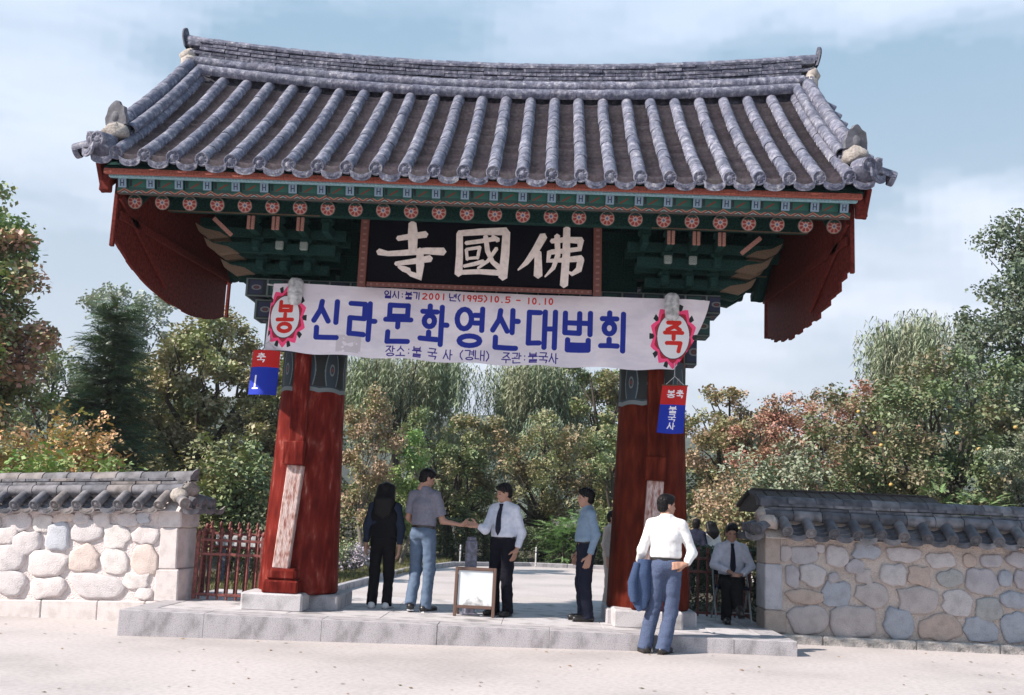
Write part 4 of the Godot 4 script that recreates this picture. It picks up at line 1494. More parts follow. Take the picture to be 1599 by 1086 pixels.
func pennants() -> void:
	for q in [[-1.0, Vector3(-2.715, 0, 0.66), 3.5, 2.93, 0.35, "red and blue cloth pennant on the pillar left of the entrance, edge-on and curling"], [1.0, Vector3(2.43, 0, 0.72), 3.26, 2.66, 0.31, "red and blue cloth pennant on the pillar behind the man in the white shirt"]]:
		var sg: float = q[0]
		var t := thing("pennant", q[5], "pennant", q[1], 0.0, "red and blue pennants on the gate pillars")
		var top: float = q[2]
		var low: float = q[3]
		var cut := lerpf(top, low, 0.4 if sg > 0 else 0.38)
		for part in 2:
			var im := Image.create(160, 160 if part == 0 else 220, false, Image.FORMAT_RGB8)
			im.fill(Color(0.72, 0.1, 0.1) if part == 0 else Color(0.05, 0.17, 0.62))
			var white := Color(0.9, 0.88, 0.9)
			if sg > 0:
				if part == 0:
					ink_text(im, "봉축", Vector2(40, 40), Vector2(42, 60), 12, 9.0, white)
				else:
					for k in 3:
						ink_syllable(im, "불국사".unicode_at(k), Rect2(58, 14 + 62 * k, 44, 50), 7.0, white)
			else:
				if part == 0:
					ink_syllable(im, "축".unicode_at(0), Rect2(36, 34, 50, 80), 9.0, white)
				else:
					ink_path(im, ".5,0 .5,1|.2,1 .9,1", Rect2(20, 70, 46, 100), 11.0, white)
			var g := Geo.new()
			var rows := []
			var a := top if part == 0 else cut
			var b := cut if part == 0 else low
			var hw: float = q[4] * 0.5
			for j in 6:
				var v := j / 5.0
				var y := lerpf(a, b, v)
				var f := (top - y) / (top - low)
				var row := PackedVector3Array()
				for i in 9:
					var s := -1.0 + i / 4.0
					var bend: float = 0.09 * (1.0 - s * s) if sg < 0 else 0.02 * sin(s * 3.0 + f * 4.0)
					row.append(Vector3(s * hw * (1.0 + 0.05 * f) - 0.05 * f * (1.0 if sg > 0 else 0.4), y + 0.012 * s * s * f, bend + 0.04 * f * sin(s * 2.0 + 1.0)))
				rows.append(row)
			rows.reverse()
			g.grid(rows)
			for i in g.t.size():
				g.t[i] = Vector2(g.t[i].x, 1.0 - g.t[i].y)
			var m := print_mat(im, 0.85)
			m.cull_mode = BaseMaterial3D.CULL_DISABLED
			obj("red_panel" if part == 0 else "blue_panel", g, m, t)
		var rod := Geo.new()
		rod.tube([Vector3(-q[4] * 0.52, top + 0.005, 0), Vector3(q[4] * 0.52, top + 0.005, 0)], [0.009], 6)
		obj("rod", rod, M.wood_post, t)
		var cord := Geo.new()
		cord.tube([Vector3(-q[4] * 0.4, top, 0), Vector3(0, top + 0.12, -0.03), Vector3(q[4] * 0.4, top, 0)], [0.005], 5)
		cord.tube([Vector3(0, top + 0.12, -0.03), Vector3(0.0 if sg > 0 else 0.1, top + 0.3, -0.1)], [0.005], 5)
		obj("cord", cord, M.white_paint, t)


# ---------------------------------------------------------------- stone walls
# stones: [u, v, width, height] on the face of the wall, u along it from the gate end, v up
func field_stone(w: float, h: float, sd: float) -> Geo:
	var g := Geo.new()
	var n := 16
	var rows := []
	var e := 2.4 + 1.3 * (0.5 + 0.5 * sin(sd * 7.3))
	var rim := []
	for k in n:
		var an := -TAU * k / n + 0.2
		var c := cos(an)
		var s := sin(an)
		var rr := pow(pow(absf(c), e) + pow(absf(s), e), -1.0 / e)
		rr *= 1.0 + 0.3 * wobble.get_noise_2d(cos(an) * 0.9 + sd * 3.1, sin(an) * 0.9) + 0.1 * wobble.get_noise_2d(cos(an) * 3.0 + sd, sin(an) * 3.0 + 9.0)
		rim.append(Vector2(c * rr * w * 0.5, s * rr * h * 0.5))
	var deep := 0.03 + 0.012 * sin(sd * 3.7)
	for q in [[1.02, -0.05], [1.0, 0.006], [0.95, deep * 0.75], [0.82, deep], [0.45, deep * 1.18], [0.02, deep * 1.2]]:
		var ring := PackedVector3Array()
		for k in n:
			var p: Vector2 = rim[k] * q[0]
			ring.append(Vector3(p.x, p.y, q[1] + 0.012 * q[0] * wobble.get_noise_2d(p.x * 7.0 + sd * 5.0, p.y * 7.0) * (1.0 if q[1] > 0.01 else 0.0)))
		rows.append(ring)
	rows.reverse()
	g.grid(rows, true)
	return g

func lay_stones(parent: Node3D, list: Array, flip: float, prefix: String, pick: Array) -> void:
	for i in list.size():
		var s: Array = list[i]
		var g := field_stone(s[2] * 1.05, s[3] * 1.05, i * 1.37 + flip * 5.0)
		inst("stone", g.mesh(), M["%s%d" % [prefix, pick[i % pick.size()] if s.size() < 5 else s[4]]], parent, Transform3D(Basis(Vector3.BACK, 0.12 * sin(i * 2.9)), Vector3(s[0] * flip, s[1], 0.004)))

# fills the part of the wall beyond the picture's edge with rows of stones
func more_stones(u0: float, u1: float, low: float) -> Array:
	var out := []
	var v := low
	for row in 4:
		var h: float = [0.36, 0.3, 0.28, 0.2][row]
		var u := u0 + rng.randf() * 0.1
		while u < u1 - 0.2:
			var w := minf(rng.randf_range(0.26, 0.5), u1 - u)
			out.append([u + w * 0.5, v + h * 0.5 + rng.randf_range(-0.02, 0.02), w - 0.05, h - 0.04])
			u += w
		v += h
	return out

# tiled capping along the wall: local x runs away from the gate (times dir), z forward is the face
func wall_cap(t: Node3D, length: float, dir: float, tone: Array, first: float) -> void:
	var bed := Geo.new()
	var rows := []
	var sec := [Vector2(0.08, 1.44), Vector2(0.08, 1.455), Vector2(-0.1, 1.6), Vector2(-0.14, 1.84), Vector2(-0.36, 1.84), Vector2(-0.4, 1.6), Vector2(-0.58, 1.455), Vector2(-0.58, 1.44)]
	var poly := PackedVector2Array(sec)
	var x0 := 0.0 if dir > 0 else -length
	bed.prism(poly, x0, x0 + length, Transform3D(Basis(Vector3.BACK, Vector3.UP, Vector3.LEFT), Vector3(0, 0, 0)) if false else Transform3D(Basis(Vector3.BACK, Vector3.UP, Vector3.LEFT), Vector3(2.0 * x0 + length, 0, 0)))
	var cap := obj("wall_cap", bed, M.mortar_l if dir < 0 else M.mortar_r, t)
	var cover := half_tile(0.07, 0.066)
	var disc := end_disc(0.072)
	var drip := drip_plate(0.24, 0.115)
	var n := int(length / 0.295)
	for k in n + 1:
		var u := first + 0.295 * k
		if u > length:
			break
		var pick := func(): return M["walltile%d" % tone[rng.randi() % tone.size()]]
		for back in [false, true]:
			var z0 := 0.17 if not back else -0.67
			var z1 := -0.1 if not back else -0.4
			var p0 := Vector3(u * dir + rng.randf_range(-0.012, 0.012), 1.545 + rng.randf_range(-0.01, 0.01), z0)
			var p1 := Vector3(u * dir, 1.71, z1)
			var m: Material = pick.call()
			inst("cover_tile", cover, m, cap, Transform3D(seg_basis(p0, p1), p0))
			if not back:
				inst("end_tile", disc, m, cap, Transform3D(along(p1 - p0), p0 + Vector3(0, -0.01, 0.01)))
			# two channel tiles, then the hanging drip tile
			var g := Geo.new()
			for c in 3:
				var f := c / 3.0
				var lip := PackedVector3Array()
				var a := PackedVector3Array()
				var b := PackedVector3Array()
				for q in 6:
					var s := -1.0 + 0.4 * q
					var dip := -0.05 * (1.0 - s * s) - 0.045
					var x := (u + 0.1475) * dir + s * 0.148
					a.append(Vector3(x, lerpf(1.545, 1.71, f) + dip + 0.026, lerpf(z0, z1, f) + (-0.03 if not back else 0.03)))
					lip.append(a[q] + Vector3(0, -0.024, -0.002 if not back else 0.002))
					b.append(Vector3(x, lerpf(1.545, 1.71, f + 0.36) + dip + 0.002, lerpf(z0, z1, f + 0.36)))
				if back:
					a.reverse()
					b.reverse()
					lip.reverse()
				g.grid([lip, a])
				g.grid([a.duplicate(), b])
			if u + 0.2 < length:
				obj("channel_tile", g, pick.call(), cap)
				if not back:
					inst("drip_tile", drip, pick.call(), cap, Transform3D(Basis(Vector3.RIGHT, 0.12) * Basis(Vector3.BACK, rng.randf_range(-0.06, 0.06)), Vector3((u + 0.1475) * dir, 1.535, z0 - 0.015)))
	# flat courses and the row of round tiles on top
	var roll := half_tile(0.075, 0.07)
	var top := half_tile(0.11, 0.1)
	var m := int(length / 0.36)
	for c in 4:
		for k in m + 1:
			var u := 0.36 * (k + (0.5 if c % 2 else 0.0)) + 0.02
			var w := 0.352
			if u + w > length:
				continue
			var p := Vector3((u + w * 0.5) * dir, 1.725 + 0.048 * c, -0.25)
			var g := Geo.new()
			if c == 0:
				for zz in [[-0.075, 1.0], [-0.425, -1.0]]:
					var q0 := Vector3(u, 0, 0) * dir + Vector3(0, 1.73, zz[0])
					var q1 := Vector3(u + w, 0, 0) * dir + Vector3(0, 1.73, zz[0])
					inst("round_ridge_tile", roll, M["walltile%d" % tone[rng.randi() % tone.size()]], cap, Transform3D(seg_basis(q0, q1, Vector3(0, 0.6, 0.8 * zz[1])), q0))
			else:
				g.box(p + Vector3(0, rng.randf_range(-0.005, 0.005), 0), Vector3(w, 0.04, 0.35 - 0.03 * c + rng.randf_range(-0.02, 0.02)), Basis(Vector3.BACK, rng.randf_range(-0.012, 0.012)), 0.006)
				obj("ridge_tile", g, M["walltile%d" % tone[rng.randi() % tone.size()]], cap)
	for k in m:
		var q0 := Vector3(0.36 * k * dir - 0.02 * dir, 1.875, -0.25)
		var q1 := Vector3(0.36 * (k + 1) * dir, 1.875, -0.25)
		inst("ridge_cap", top, M["walltile%d" % tone[rng.randi() % tone.size()]], cap, Transform3D(seg_basis(q0, q1), q0))
	# gate end: lime, an upturned end tile, the corner tiles and tiles across the end
	var l := Geo.new()
	l.ball(Vector3(0.02 * dir, 1.73, -0.2), Vector3(0.1, 0.1, 0.2), 12)
	l.ball(Vector3(0.05 * dir, 1.65, 0.0), Vector3(0.13, 0.09, 0.12), 10)
	obj("lime_plug", rough_geo(l, 0.06, 7.0), M.lime if dir < 0 else M.mortar_r, cap)
	var en := Geo.new()
	var er := []
	for j in 6:
		var s := j / 5.0
		var ring := PackedVector3Array()
		for q in [Vector2(-1, -1), Vector2(1, -1), Vector2(1, 1), Vector2(-1, 1)]:
			ring.append(Vector3((-0.02 - 0.05 * s * s) * dir + q.y * 0.014, 1.86 + 0.15 * s, -0.25 + q.x * 0.1 * sqrt(1.0 - 0.96 * s * s)))
		er.append(ring)
	en.grid(er, true)
	obj("ridge_end_tile", en, M["walltile%d" % tone[0]], cap)
	for a in [[-0.75, 0.12], [-1.5, 0.0], [-1.57, -0.28], [-1.57, -0.56]]:
		var d := Vector3(sin(a[0]) * dir, -0.3, cos(a[0])).normalized()
		var p0 := Vector3(-0.16 * dir, 1.555, a[1])
		if a[0] > -1.0:
			p0 = Vector3(-0.12 * dir, 1.55, 0.17)
		inst("cover_tile", cover, M["walltile%d" % tone[rng.randi() % tone.size()]], cap, Transform3D(seg_basis(p0, p0 - d * 0.34), p0))
		inst("end_tile", disc, M["walltile%d" % tone[rng.randi() % tone.size()]], cap, Transform3D(along(-d), p0))
		inst("drip_tile", drip, M["walltile%d" % tone[rng.randi() % tone.size()]], cap, Transform3D(Basis(Vector3.UP, a[0] * dir * 1.0 + 0.3 * dir), p0 + Vector3(-0.02 * dir, -0.03, -0.13)))

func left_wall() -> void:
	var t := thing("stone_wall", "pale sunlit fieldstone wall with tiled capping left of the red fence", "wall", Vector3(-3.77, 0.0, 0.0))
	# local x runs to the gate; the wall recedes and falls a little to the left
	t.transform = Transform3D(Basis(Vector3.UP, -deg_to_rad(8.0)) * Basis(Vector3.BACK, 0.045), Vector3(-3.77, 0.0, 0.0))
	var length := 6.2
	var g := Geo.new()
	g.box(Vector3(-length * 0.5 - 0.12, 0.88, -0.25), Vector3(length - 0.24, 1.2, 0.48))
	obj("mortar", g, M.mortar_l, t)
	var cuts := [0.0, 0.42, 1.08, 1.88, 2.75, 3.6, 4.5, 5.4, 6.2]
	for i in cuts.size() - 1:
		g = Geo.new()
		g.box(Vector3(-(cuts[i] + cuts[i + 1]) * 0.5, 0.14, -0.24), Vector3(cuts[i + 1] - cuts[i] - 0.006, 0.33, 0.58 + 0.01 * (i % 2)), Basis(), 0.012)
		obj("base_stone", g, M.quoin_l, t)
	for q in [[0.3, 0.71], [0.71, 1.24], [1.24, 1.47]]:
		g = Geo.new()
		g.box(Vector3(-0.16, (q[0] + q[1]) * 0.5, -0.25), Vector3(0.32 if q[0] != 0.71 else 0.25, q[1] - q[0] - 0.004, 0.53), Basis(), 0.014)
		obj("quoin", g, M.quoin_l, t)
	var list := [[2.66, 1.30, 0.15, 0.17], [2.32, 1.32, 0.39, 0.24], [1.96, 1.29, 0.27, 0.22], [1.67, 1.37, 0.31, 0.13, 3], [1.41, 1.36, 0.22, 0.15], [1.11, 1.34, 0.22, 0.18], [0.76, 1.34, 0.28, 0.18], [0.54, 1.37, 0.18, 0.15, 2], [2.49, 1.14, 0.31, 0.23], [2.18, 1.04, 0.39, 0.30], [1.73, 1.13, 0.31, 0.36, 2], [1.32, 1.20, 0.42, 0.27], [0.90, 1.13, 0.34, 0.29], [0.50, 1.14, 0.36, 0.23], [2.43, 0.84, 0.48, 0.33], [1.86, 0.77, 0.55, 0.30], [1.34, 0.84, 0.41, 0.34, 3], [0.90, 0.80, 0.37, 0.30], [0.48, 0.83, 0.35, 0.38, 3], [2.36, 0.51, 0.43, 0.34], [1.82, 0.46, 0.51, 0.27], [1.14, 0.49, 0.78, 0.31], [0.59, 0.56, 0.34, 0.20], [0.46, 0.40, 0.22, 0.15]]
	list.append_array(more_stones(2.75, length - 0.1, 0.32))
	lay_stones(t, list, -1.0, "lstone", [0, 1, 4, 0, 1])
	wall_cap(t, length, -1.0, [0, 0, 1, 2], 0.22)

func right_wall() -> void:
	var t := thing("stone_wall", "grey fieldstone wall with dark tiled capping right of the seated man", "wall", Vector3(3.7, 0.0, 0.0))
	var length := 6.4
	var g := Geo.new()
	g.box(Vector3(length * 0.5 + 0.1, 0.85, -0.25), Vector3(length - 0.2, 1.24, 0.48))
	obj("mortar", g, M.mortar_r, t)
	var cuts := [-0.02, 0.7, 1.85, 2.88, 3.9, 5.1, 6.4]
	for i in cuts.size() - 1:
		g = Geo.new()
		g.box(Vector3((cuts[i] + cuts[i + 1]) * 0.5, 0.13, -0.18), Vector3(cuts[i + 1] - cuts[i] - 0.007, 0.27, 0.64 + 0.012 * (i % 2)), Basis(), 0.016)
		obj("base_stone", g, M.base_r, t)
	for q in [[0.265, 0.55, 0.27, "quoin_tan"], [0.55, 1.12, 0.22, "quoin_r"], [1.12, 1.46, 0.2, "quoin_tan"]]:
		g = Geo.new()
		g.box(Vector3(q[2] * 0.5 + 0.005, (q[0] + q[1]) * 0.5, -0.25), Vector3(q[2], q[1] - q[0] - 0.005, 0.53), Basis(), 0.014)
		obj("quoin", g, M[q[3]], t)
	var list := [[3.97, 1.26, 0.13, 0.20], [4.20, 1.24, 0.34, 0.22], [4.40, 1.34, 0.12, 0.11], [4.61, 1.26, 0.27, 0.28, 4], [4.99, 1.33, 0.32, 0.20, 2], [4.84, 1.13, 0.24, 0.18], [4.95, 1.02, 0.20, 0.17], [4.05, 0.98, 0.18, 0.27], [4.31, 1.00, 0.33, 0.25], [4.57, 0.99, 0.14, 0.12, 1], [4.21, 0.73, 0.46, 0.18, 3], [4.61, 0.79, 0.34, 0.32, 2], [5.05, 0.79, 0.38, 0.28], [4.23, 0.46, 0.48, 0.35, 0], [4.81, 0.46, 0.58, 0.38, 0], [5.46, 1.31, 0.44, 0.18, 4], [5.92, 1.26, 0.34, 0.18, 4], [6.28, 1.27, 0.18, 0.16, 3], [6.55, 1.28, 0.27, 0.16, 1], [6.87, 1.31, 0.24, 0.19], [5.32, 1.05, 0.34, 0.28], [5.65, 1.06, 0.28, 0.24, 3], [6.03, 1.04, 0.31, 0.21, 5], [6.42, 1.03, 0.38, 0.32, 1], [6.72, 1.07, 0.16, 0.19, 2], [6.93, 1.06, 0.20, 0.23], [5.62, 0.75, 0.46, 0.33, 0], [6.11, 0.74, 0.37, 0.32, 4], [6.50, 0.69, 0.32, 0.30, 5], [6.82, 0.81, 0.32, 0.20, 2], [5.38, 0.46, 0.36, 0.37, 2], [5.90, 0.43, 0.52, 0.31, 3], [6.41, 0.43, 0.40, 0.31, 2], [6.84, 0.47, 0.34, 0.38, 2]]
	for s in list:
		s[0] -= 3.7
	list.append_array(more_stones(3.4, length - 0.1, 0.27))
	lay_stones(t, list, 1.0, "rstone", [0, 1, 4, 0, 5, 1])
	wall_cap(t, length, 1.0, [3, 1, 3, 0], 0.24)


# ---------------------------------------------------------------- fences, kiosk, small things
func picket_fence(label: String, from: Vector3, to: Vector3, top: float, n: int, m: Material, group: String) -> void:
	var t := thing("iron_fence", label, "fence", from, 0.0, group)
	var d := to - from
	var post := Geo.new()
	post.tube([Vector3(0, 0, 0), Vector3(0, top, 0)], [0.016], 8)
	post.lathe([Vector2(0.012, top - 0.01), Vector2(0.026, top), Vector2(0.03, top + 0.02), Vector2(0.016, top + 0.04), Vector2(0.024, top + 0.06), Vector2(0.02, top + 0.085), Vector2(0.003, top + 0.11)], 8)
	var pm := post.mesh()
	for k in n:
		inst("picket", pm, m, t, Transform3D(Basis(), d * ((k + 0.5) / n)))
	for e in [Vector3.ZERO, d]:
		var g := Geo.new()
		g.box(e + Vector3(0, top * 0.5, 0), Vector3(0.05, top, 0.05), Basis(), 0.006)
		g.ball(e + Vector3(0, top + 0.03, 0), Vector3(0.035, 0.045, 0.035), 8)
		obj("end_post", g, m, t)
	for y in [0.06, top - 0.24, top - 0.06]:
		var g := Geo.new()
		g.box(d * 0.5 + Vector3(0, y, 0), Vector3(d.length(), 0.035, 0.03), Basis(Vector3.UP, atan2(-d.z, d.x)), 0.004)
		obj("rail", g, m, t)

func fences() -> void:
	picket_fence("red iron picket fence between the left wall and the gate pillar", Vector3(-3.66, 0.33, -0.25), Vector3(-2.8, 0.33, -0.25), 0.82, 7, M.iron, "red iron fences")
	picket_fence("second red iron picket fence standing behind the first, left of the pillar", Vector3(-3.78, 0.2, -0.95), Vector3(-2.72, 0.2, -0.8), 1.02, 8, M.iron, "red iron fences")
	picket_fence("red iron fence in the shade behind the seated man", Vector3(2.75, 0.3, -1.35), Vector3(3.78, 0.3, -1.35), 0.86, 8, M.iron, "red iron fences")

func kiosk() -> void:
	var t := thing("shelter", "low dark roofed shelter on brown posts behind the right wall", "shelter", Vector3(5.25, 0.1, -2.1))
	for x in [-0.95, 1.05]:
		for z in [-0.5, 0.5]:
			var g := Geo.new()
			g.box(Vector3(x, 0.87, z), Vector3(0.13, 1.74, 0.13), Basis(), 0.015)
			obj("post", g, M.wood_post, t)
	var r := Geo.new()
	r.prism(PackedVector2Array([Vector2(-0.9, 1.7), Vector2(0.9, 1.7), Vector2(0.86, 1.78), Vector2(0.1, 1.97), Vector2(-0.1, 1.97), Vector2(-0.86, 1.78)]), -1.3, 1.3, Transform3D(Basis(Vector3.BACK, Vector3.UP, Vector3.LEFT), Vector3.ZERO))
	var roof := obj("roof", r, M.thatch, t)
	for k in 13:
		for s in [-1.0, 1.0]:
			var g := Geo.new()
			var a := Vector3(-1.25 + 0.208 * k, 1.79, 0.88 * s)
			var b := Vector3(-1.25 + 0.208 * k, 1.99, 0.06 * s)
			g.box((a + b) * 0.5, Vector3(0.2, 0.05, a.distance_to(b)), along(b - a), 0.012)
			obj("roof_board", g, M.thatch, roof)
	var ridge := Geo.new()
	ridge.box(Vector3(0, 2.01, 0), Vector3(2.6, 0.06, 0.2), Basis(), 0.015)
	obj("ridge_board", ridge, M.thatch, roof)

func small_things() -> void:
	# framed board on legs
	var t := thing("notice_board", "small framed white board standing on the pavement in front of the ticket man", "notice board", Vector3(0.045, 0.32, 0.3), -0.03)
	t.rotation.x = -0.09
	var g := Geo.new()
	g.box(Vector3(0, 0.345, -0.008), Vector3(0.43, 0.47, 0.014))
	obj("panel", g, M.board_white, t)
	for sg in [-1.0, 1.0]:
		g = Geo.new()
		g.box(Vector3(0.24 * sg, 0.3, 0), Vector3(0.04, 0.6, 0.035), Basis(), 0.005)
		obj("leg", g, M.frame_wood, t)
		g = Geo.new()
		g.box(Vector3(0.23 * sg, 0.26, -0.16), Vector3(0.03, 0.56, 0.03), Basis(Vector3.RIGHT, 0.5), 0.005)
		obj("rear_leg", g, M.frame_wood, t)
	for y in [0.58, 0.115]:
		g = Geo.new()
		g.box(Vector3(0, y, 0.001), Vector3(0.442, 0.04, 0.033), Basis(), 0.005)
		obj("rail", g, M.frame_wood, t)
	# pale heap low on the board: a painted reflection of the ground
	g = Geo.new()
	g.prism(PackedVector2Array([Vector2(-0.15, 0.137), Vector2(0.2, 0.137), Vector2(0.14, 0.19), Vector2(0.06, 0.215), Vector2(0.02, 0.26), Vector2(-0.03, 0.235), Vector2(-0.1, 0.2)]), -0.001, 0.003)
	obj("painted_reflection", g, M.white_paint, t)
	# grey ticket post
	t = thing("ticket_post", "slim grey metal post behind the white notice board", "post", Vector3(-0.04, 0.318, 0.02))
	g = Geo.new()
	g.box(Vector3(0, 0.46, 0), Vector3(0.13, 0.92, 0.16), Basis(Vector3.UP, 0.25), 0.012)
	obj("shaft", g, M.post_grey, t)
	g = Geo.new()
	g.box(Vector3(0, 0.945, 0), Vector3(0.1, 0.05, 0.13), Basis(Vector3.UP, 0.25), 0.02)
	obj("cap", g, M.post_grey, t)
	g = Geo.new()
	g.box(Vector3(0, 0.012, 0), Vector3(0.22, 0.024, 0.24), Basis(Vector3.UP, 0.25), 0.006)
	obj("foot", g, M.post_grey, t)
	for q in [[Vector3(-1.3, 0.12, -15.6), "thin white bollard by the far kerb, left of the ticket post"], [Vector3(0.8, 0.12, -16.7), "thin white bollard by the far kerb, right of the ticket man"]]:
		t = thing("bollard", q[1], "bollard", q[0], 0.0, "white bollards along the far kerb")
		g = Geo.new()
		g.lathe([Vector2(0.022, 0), Vector2(0.022, 0.56), Vector2(0.018, 0.58), Vector2(0.004, 0.59)], 10)
		obj("shaft", g, M.white_paint, t)
		g = Geo.new()
		g.lathe([Vector2(0.0235, 0.42), Vector2(0.0235, 0.46)], 10)
		obj("band", g, M.post_grey, t)
	# white notice rail seen through the left fence
	t = thing("white_barrier", "low white barrier on two posts seen through the red fence", "barrier", Vector3(-4.35, 0.19, -5.2))
	g = Geo.new()
	g.box(Vector3(0, 0.72, 0), Vector3(1.2, 0.26, 0.05), Basis(), 0.01)
	obj("panel", g, M.white_paint, t)
	for x in [-0.45, 0.0, 0.45]:
		g = Geo.new()
		g.box(Vector3(x, 0.4, -0.045), Vector3(0.06, 0.8, 0.04), Basis(), 0.006)
		obj("post", g, M.post_grey, t)
	# ticket passed between the two men
	t = thing("ticket", "small white ticket held between the two men's hands", "ticket", Vector3(-0.055, 1.445, 0.05))
	g = Geo.new()
	g.box(Vector3.ZERO, Vector3(0.075, 0.045, 0.002), Basis(Vector3.UP, 0.3) * Basis(Vector3.BACK, 0.5))
	obj("card", g, M.white_paint, t)
	g = Geo.new()
	g.box(Vector3(0.0, 0.0, 0.0025), Vector3(0.06, 0.008, 0.001), Basis(Vector3.UP, 0.3) * Basis(Vector3.BACK, 0.5))
	obj("printed_bar", g, M.navy_cloth, t)
	# folding chair under the seated man
	t = thing("folding_chair", "folding steel chair under the seated man by the wall end", "chair", Vector3(3.43, 0.318, -0.82))
	g = Geo.new()
	g.box(Vector3(0, 0.44, 0.02), Vector3(0.42, 0.04, 0.4), Basis(), 0.015)
	obj("seat", g, M.navy_cloth, t)
	g = Geo.new()
	g.box(Vector3(0, 0.72, -0.22), Vector3(0.42, 0.26, 0.03), Basis(Vector3.RIGHT, -0.15), 0.012)
	obj("backrest", g, M.navy_cloth, t)
	for sg in [-1.0, 1.0]:
		g = Geo.new()
		g.tube([Vector3(0.23 * sg, 0.0, 0.24), Vector3(0.23 * sg, 0.44, 0.0), Vector3(0.22 * sg, 0.86, -0.25)], [0.012], 8)
		obj("leg", g, M.steel, t)
		g = Geo.new()
		g.tube([Vector3(0.21 * sg, 0.0, -0.3), Vector3(0.21 * sg, 0.44, 0.16)], [0.012], 8)
		obj("leg", g, M.steel, t)
	g = Geo.new()
	g.tube([Vector3(-0.22, 0.12, 0.17), Vector3(0.22, 0.12, 0.17)], [0.009], 6)
	obj("stretcher", g, M.steel, t)


# ---------------------------------------------------------------- figures: smooth fields meshed as surface nets
class Field:
	var lo: Vector3
	var cell: float
	var k: float
	var nx: int
	var ny: int
	var nz: int
	var acc := PackedFloat32Array()
	var cuts := []

	func _init(a: Vector3, b: Vector3, c: float, blend: float) -> void:
		lo = a
		cell = c
		k = blend
		nx = int((b.x - a.x) / c) + 2
		ny = int((b.y - a.y) / c) + 2
		nz = int((b.z - a.z) / c) + 2
		acc.resize(nx * ny * nz)

	# flat: 1 cuts the start square, 2 the end
	func cap(a: Vector3, b: Vector3, ra: float, rb: float, flat := 0) -> void:
		var m := 4.5 * k + cell
		var r := maxf(ra, rb) + m
		var p0 := (a.min(b) - Vector3(r, r, r) - lo) / cell
		var p1 := (a.max(b) + Vector3(r, r, r) - lo) / cell
		var ab := b - a
		var l2 := maxf(ab.length_squared(), 1e-9)
		var l := sqrt(l2)
		for z in range(maxi(0, int(p0.z)), mini(nz - 1, int(p1.z)) + 1):
			for y in range(maxi(0, int(p0.y)), mini(ny - 1, int(p1.y)) + 1):
				var i := (z * ny + y) * nx
				for x in range(maxi(0, int(p0.x)), mini(nx - 1, int(p1.x)) + 1):
					var q := lo + Vector3(x, y, z) * cell - a
					var s := q.dot(ab) / l2
					var t := clampf(s, 0.0, 1.0)
					var d := (q - ab * t).length() - lerpf(ra, rb, t)
					if d < m:
						if flat & 2:
							d = maxf(d, (s - 1.0) * l)
						if flat & 1:
							d = maxf(d, -s * l)
						acc[i + x] += exp(-d / k)

	func egg(o: Vector3, r: Vector3, b := Basis()) -> void:
		var m := 4.5 * k + cell
		var big := maxf(r.x, maxf(r.y, r.z)) + m
		var least := minf(r.x, minf(r.y, r.z))
		var p0 := (o - Vector3(big, big, big) - lo) / cell
		var p1 := (o + Vector3(big, big, big) - lo) / cell
		var inv := b.inverse()
		for z in range(maxi(0, int(p0.z)), mini(nz - 1, int(p1.z)) + 1):
			for y in range(maxi(0, int(p0.y)), mini(ny - 1, int(p1.y)) + 1):
				var i := (z * ny + y) * nx
				for x in range(maxi(0, int(p0.x)), mini(nx - 1, int(p1.x)) + 1):
					var q := inv * (lo + Vector3(x, y, z) * cell - o)
					var n := (q / r).length()
					var d := (n - 1.0) * lerpf(least, q.length() / maxf(n, 0.001), 0.6)
					if d < m:
						acc[i + x] += exp(-d / k)

	func cut_plane(o: Vector3, n: Vector3) -> void:
		cuts.append([o, n.normalized(), Vector3.ZERO, Vector3.ZERO])

	# a plane that cuts only within the half width w.length() of its middle, measured along w
	func cut_hem(o: Vector3, n: Vector3, w: Vector3) -> void:
		cuts.append([o, n.normalized(), Vector3.ZERO, w])

	func cut_egg(o: Vector3, r: Vector3) -> void:
		cuts.append([o, Vector3.ZERO, r, Vector3.ZERO])

	func into(g: Geo, x := Transform3D()) -> void:
		var n := nx * ny * nz
		var val := PackedFloat32Array()
		val.resize(n)
		val.fill(0.5)
		for i in n:
			if acc[i] > 1e-3:
				var d := -k * log(acc[i])
				if cuts.size() and d < cell * 2.0:
					var q := lo + Vector3(i % nx, (i / nx) % ny, i / (nx * ny)) * cell
					for c in cuts:
						if c[3] != Vector3.ZERO and absf((q - c[0]).dot(c[3])) > c[3].length_squared():
							continue
						if c[2] == Vector3.ZERO:
							d = maxf(d, (q - c[0]).dot(c[1]))
						else:
							d = maxf(d, (1.0 - ((q - c[0]) / c[2]).length()) * c[2].x)
				val[i] = d
		var ids := PackedInt32Array()
		ids.resize(n)
		ids.fill(-1)
		var step := [1, nx, nx * ny]
		for z in range(1, nz - 1):
			for y in range(1, ny - 1):
				var row := (z * ny + y) * nx
				for xx in range(1, nx - 1):
					var i := row + xx
					if val[i] >= 0.0:
						continue
					for ax in 3:
						var s: int = step[ax]
						var e1: int = step[(ax + 1) % 3]
						var e2: int = step[(ax + 2) % 3]
						for sg in 2:
							var j := i + s if sg == 0 else i - s
							if val[j] < 0.0:
								continue
							var b := i if sg == 0 else j
							var c0 := vertex(g, x, val, ids, b - e1 - e2)
							var c1 := vertex(g, x, val, ids, b - e2)
							var c2 := vertex(g, x, val, ids, b)
							var c3 := vertex(g, x, val, ids, b - e1)
							if sg == 0:
								g.tri(c0, c1, c2)
								g.tri(c0, c2, c3)
							else:
								g.tri(c0, c2, c1)
								g.tri(c0, c3, c2)

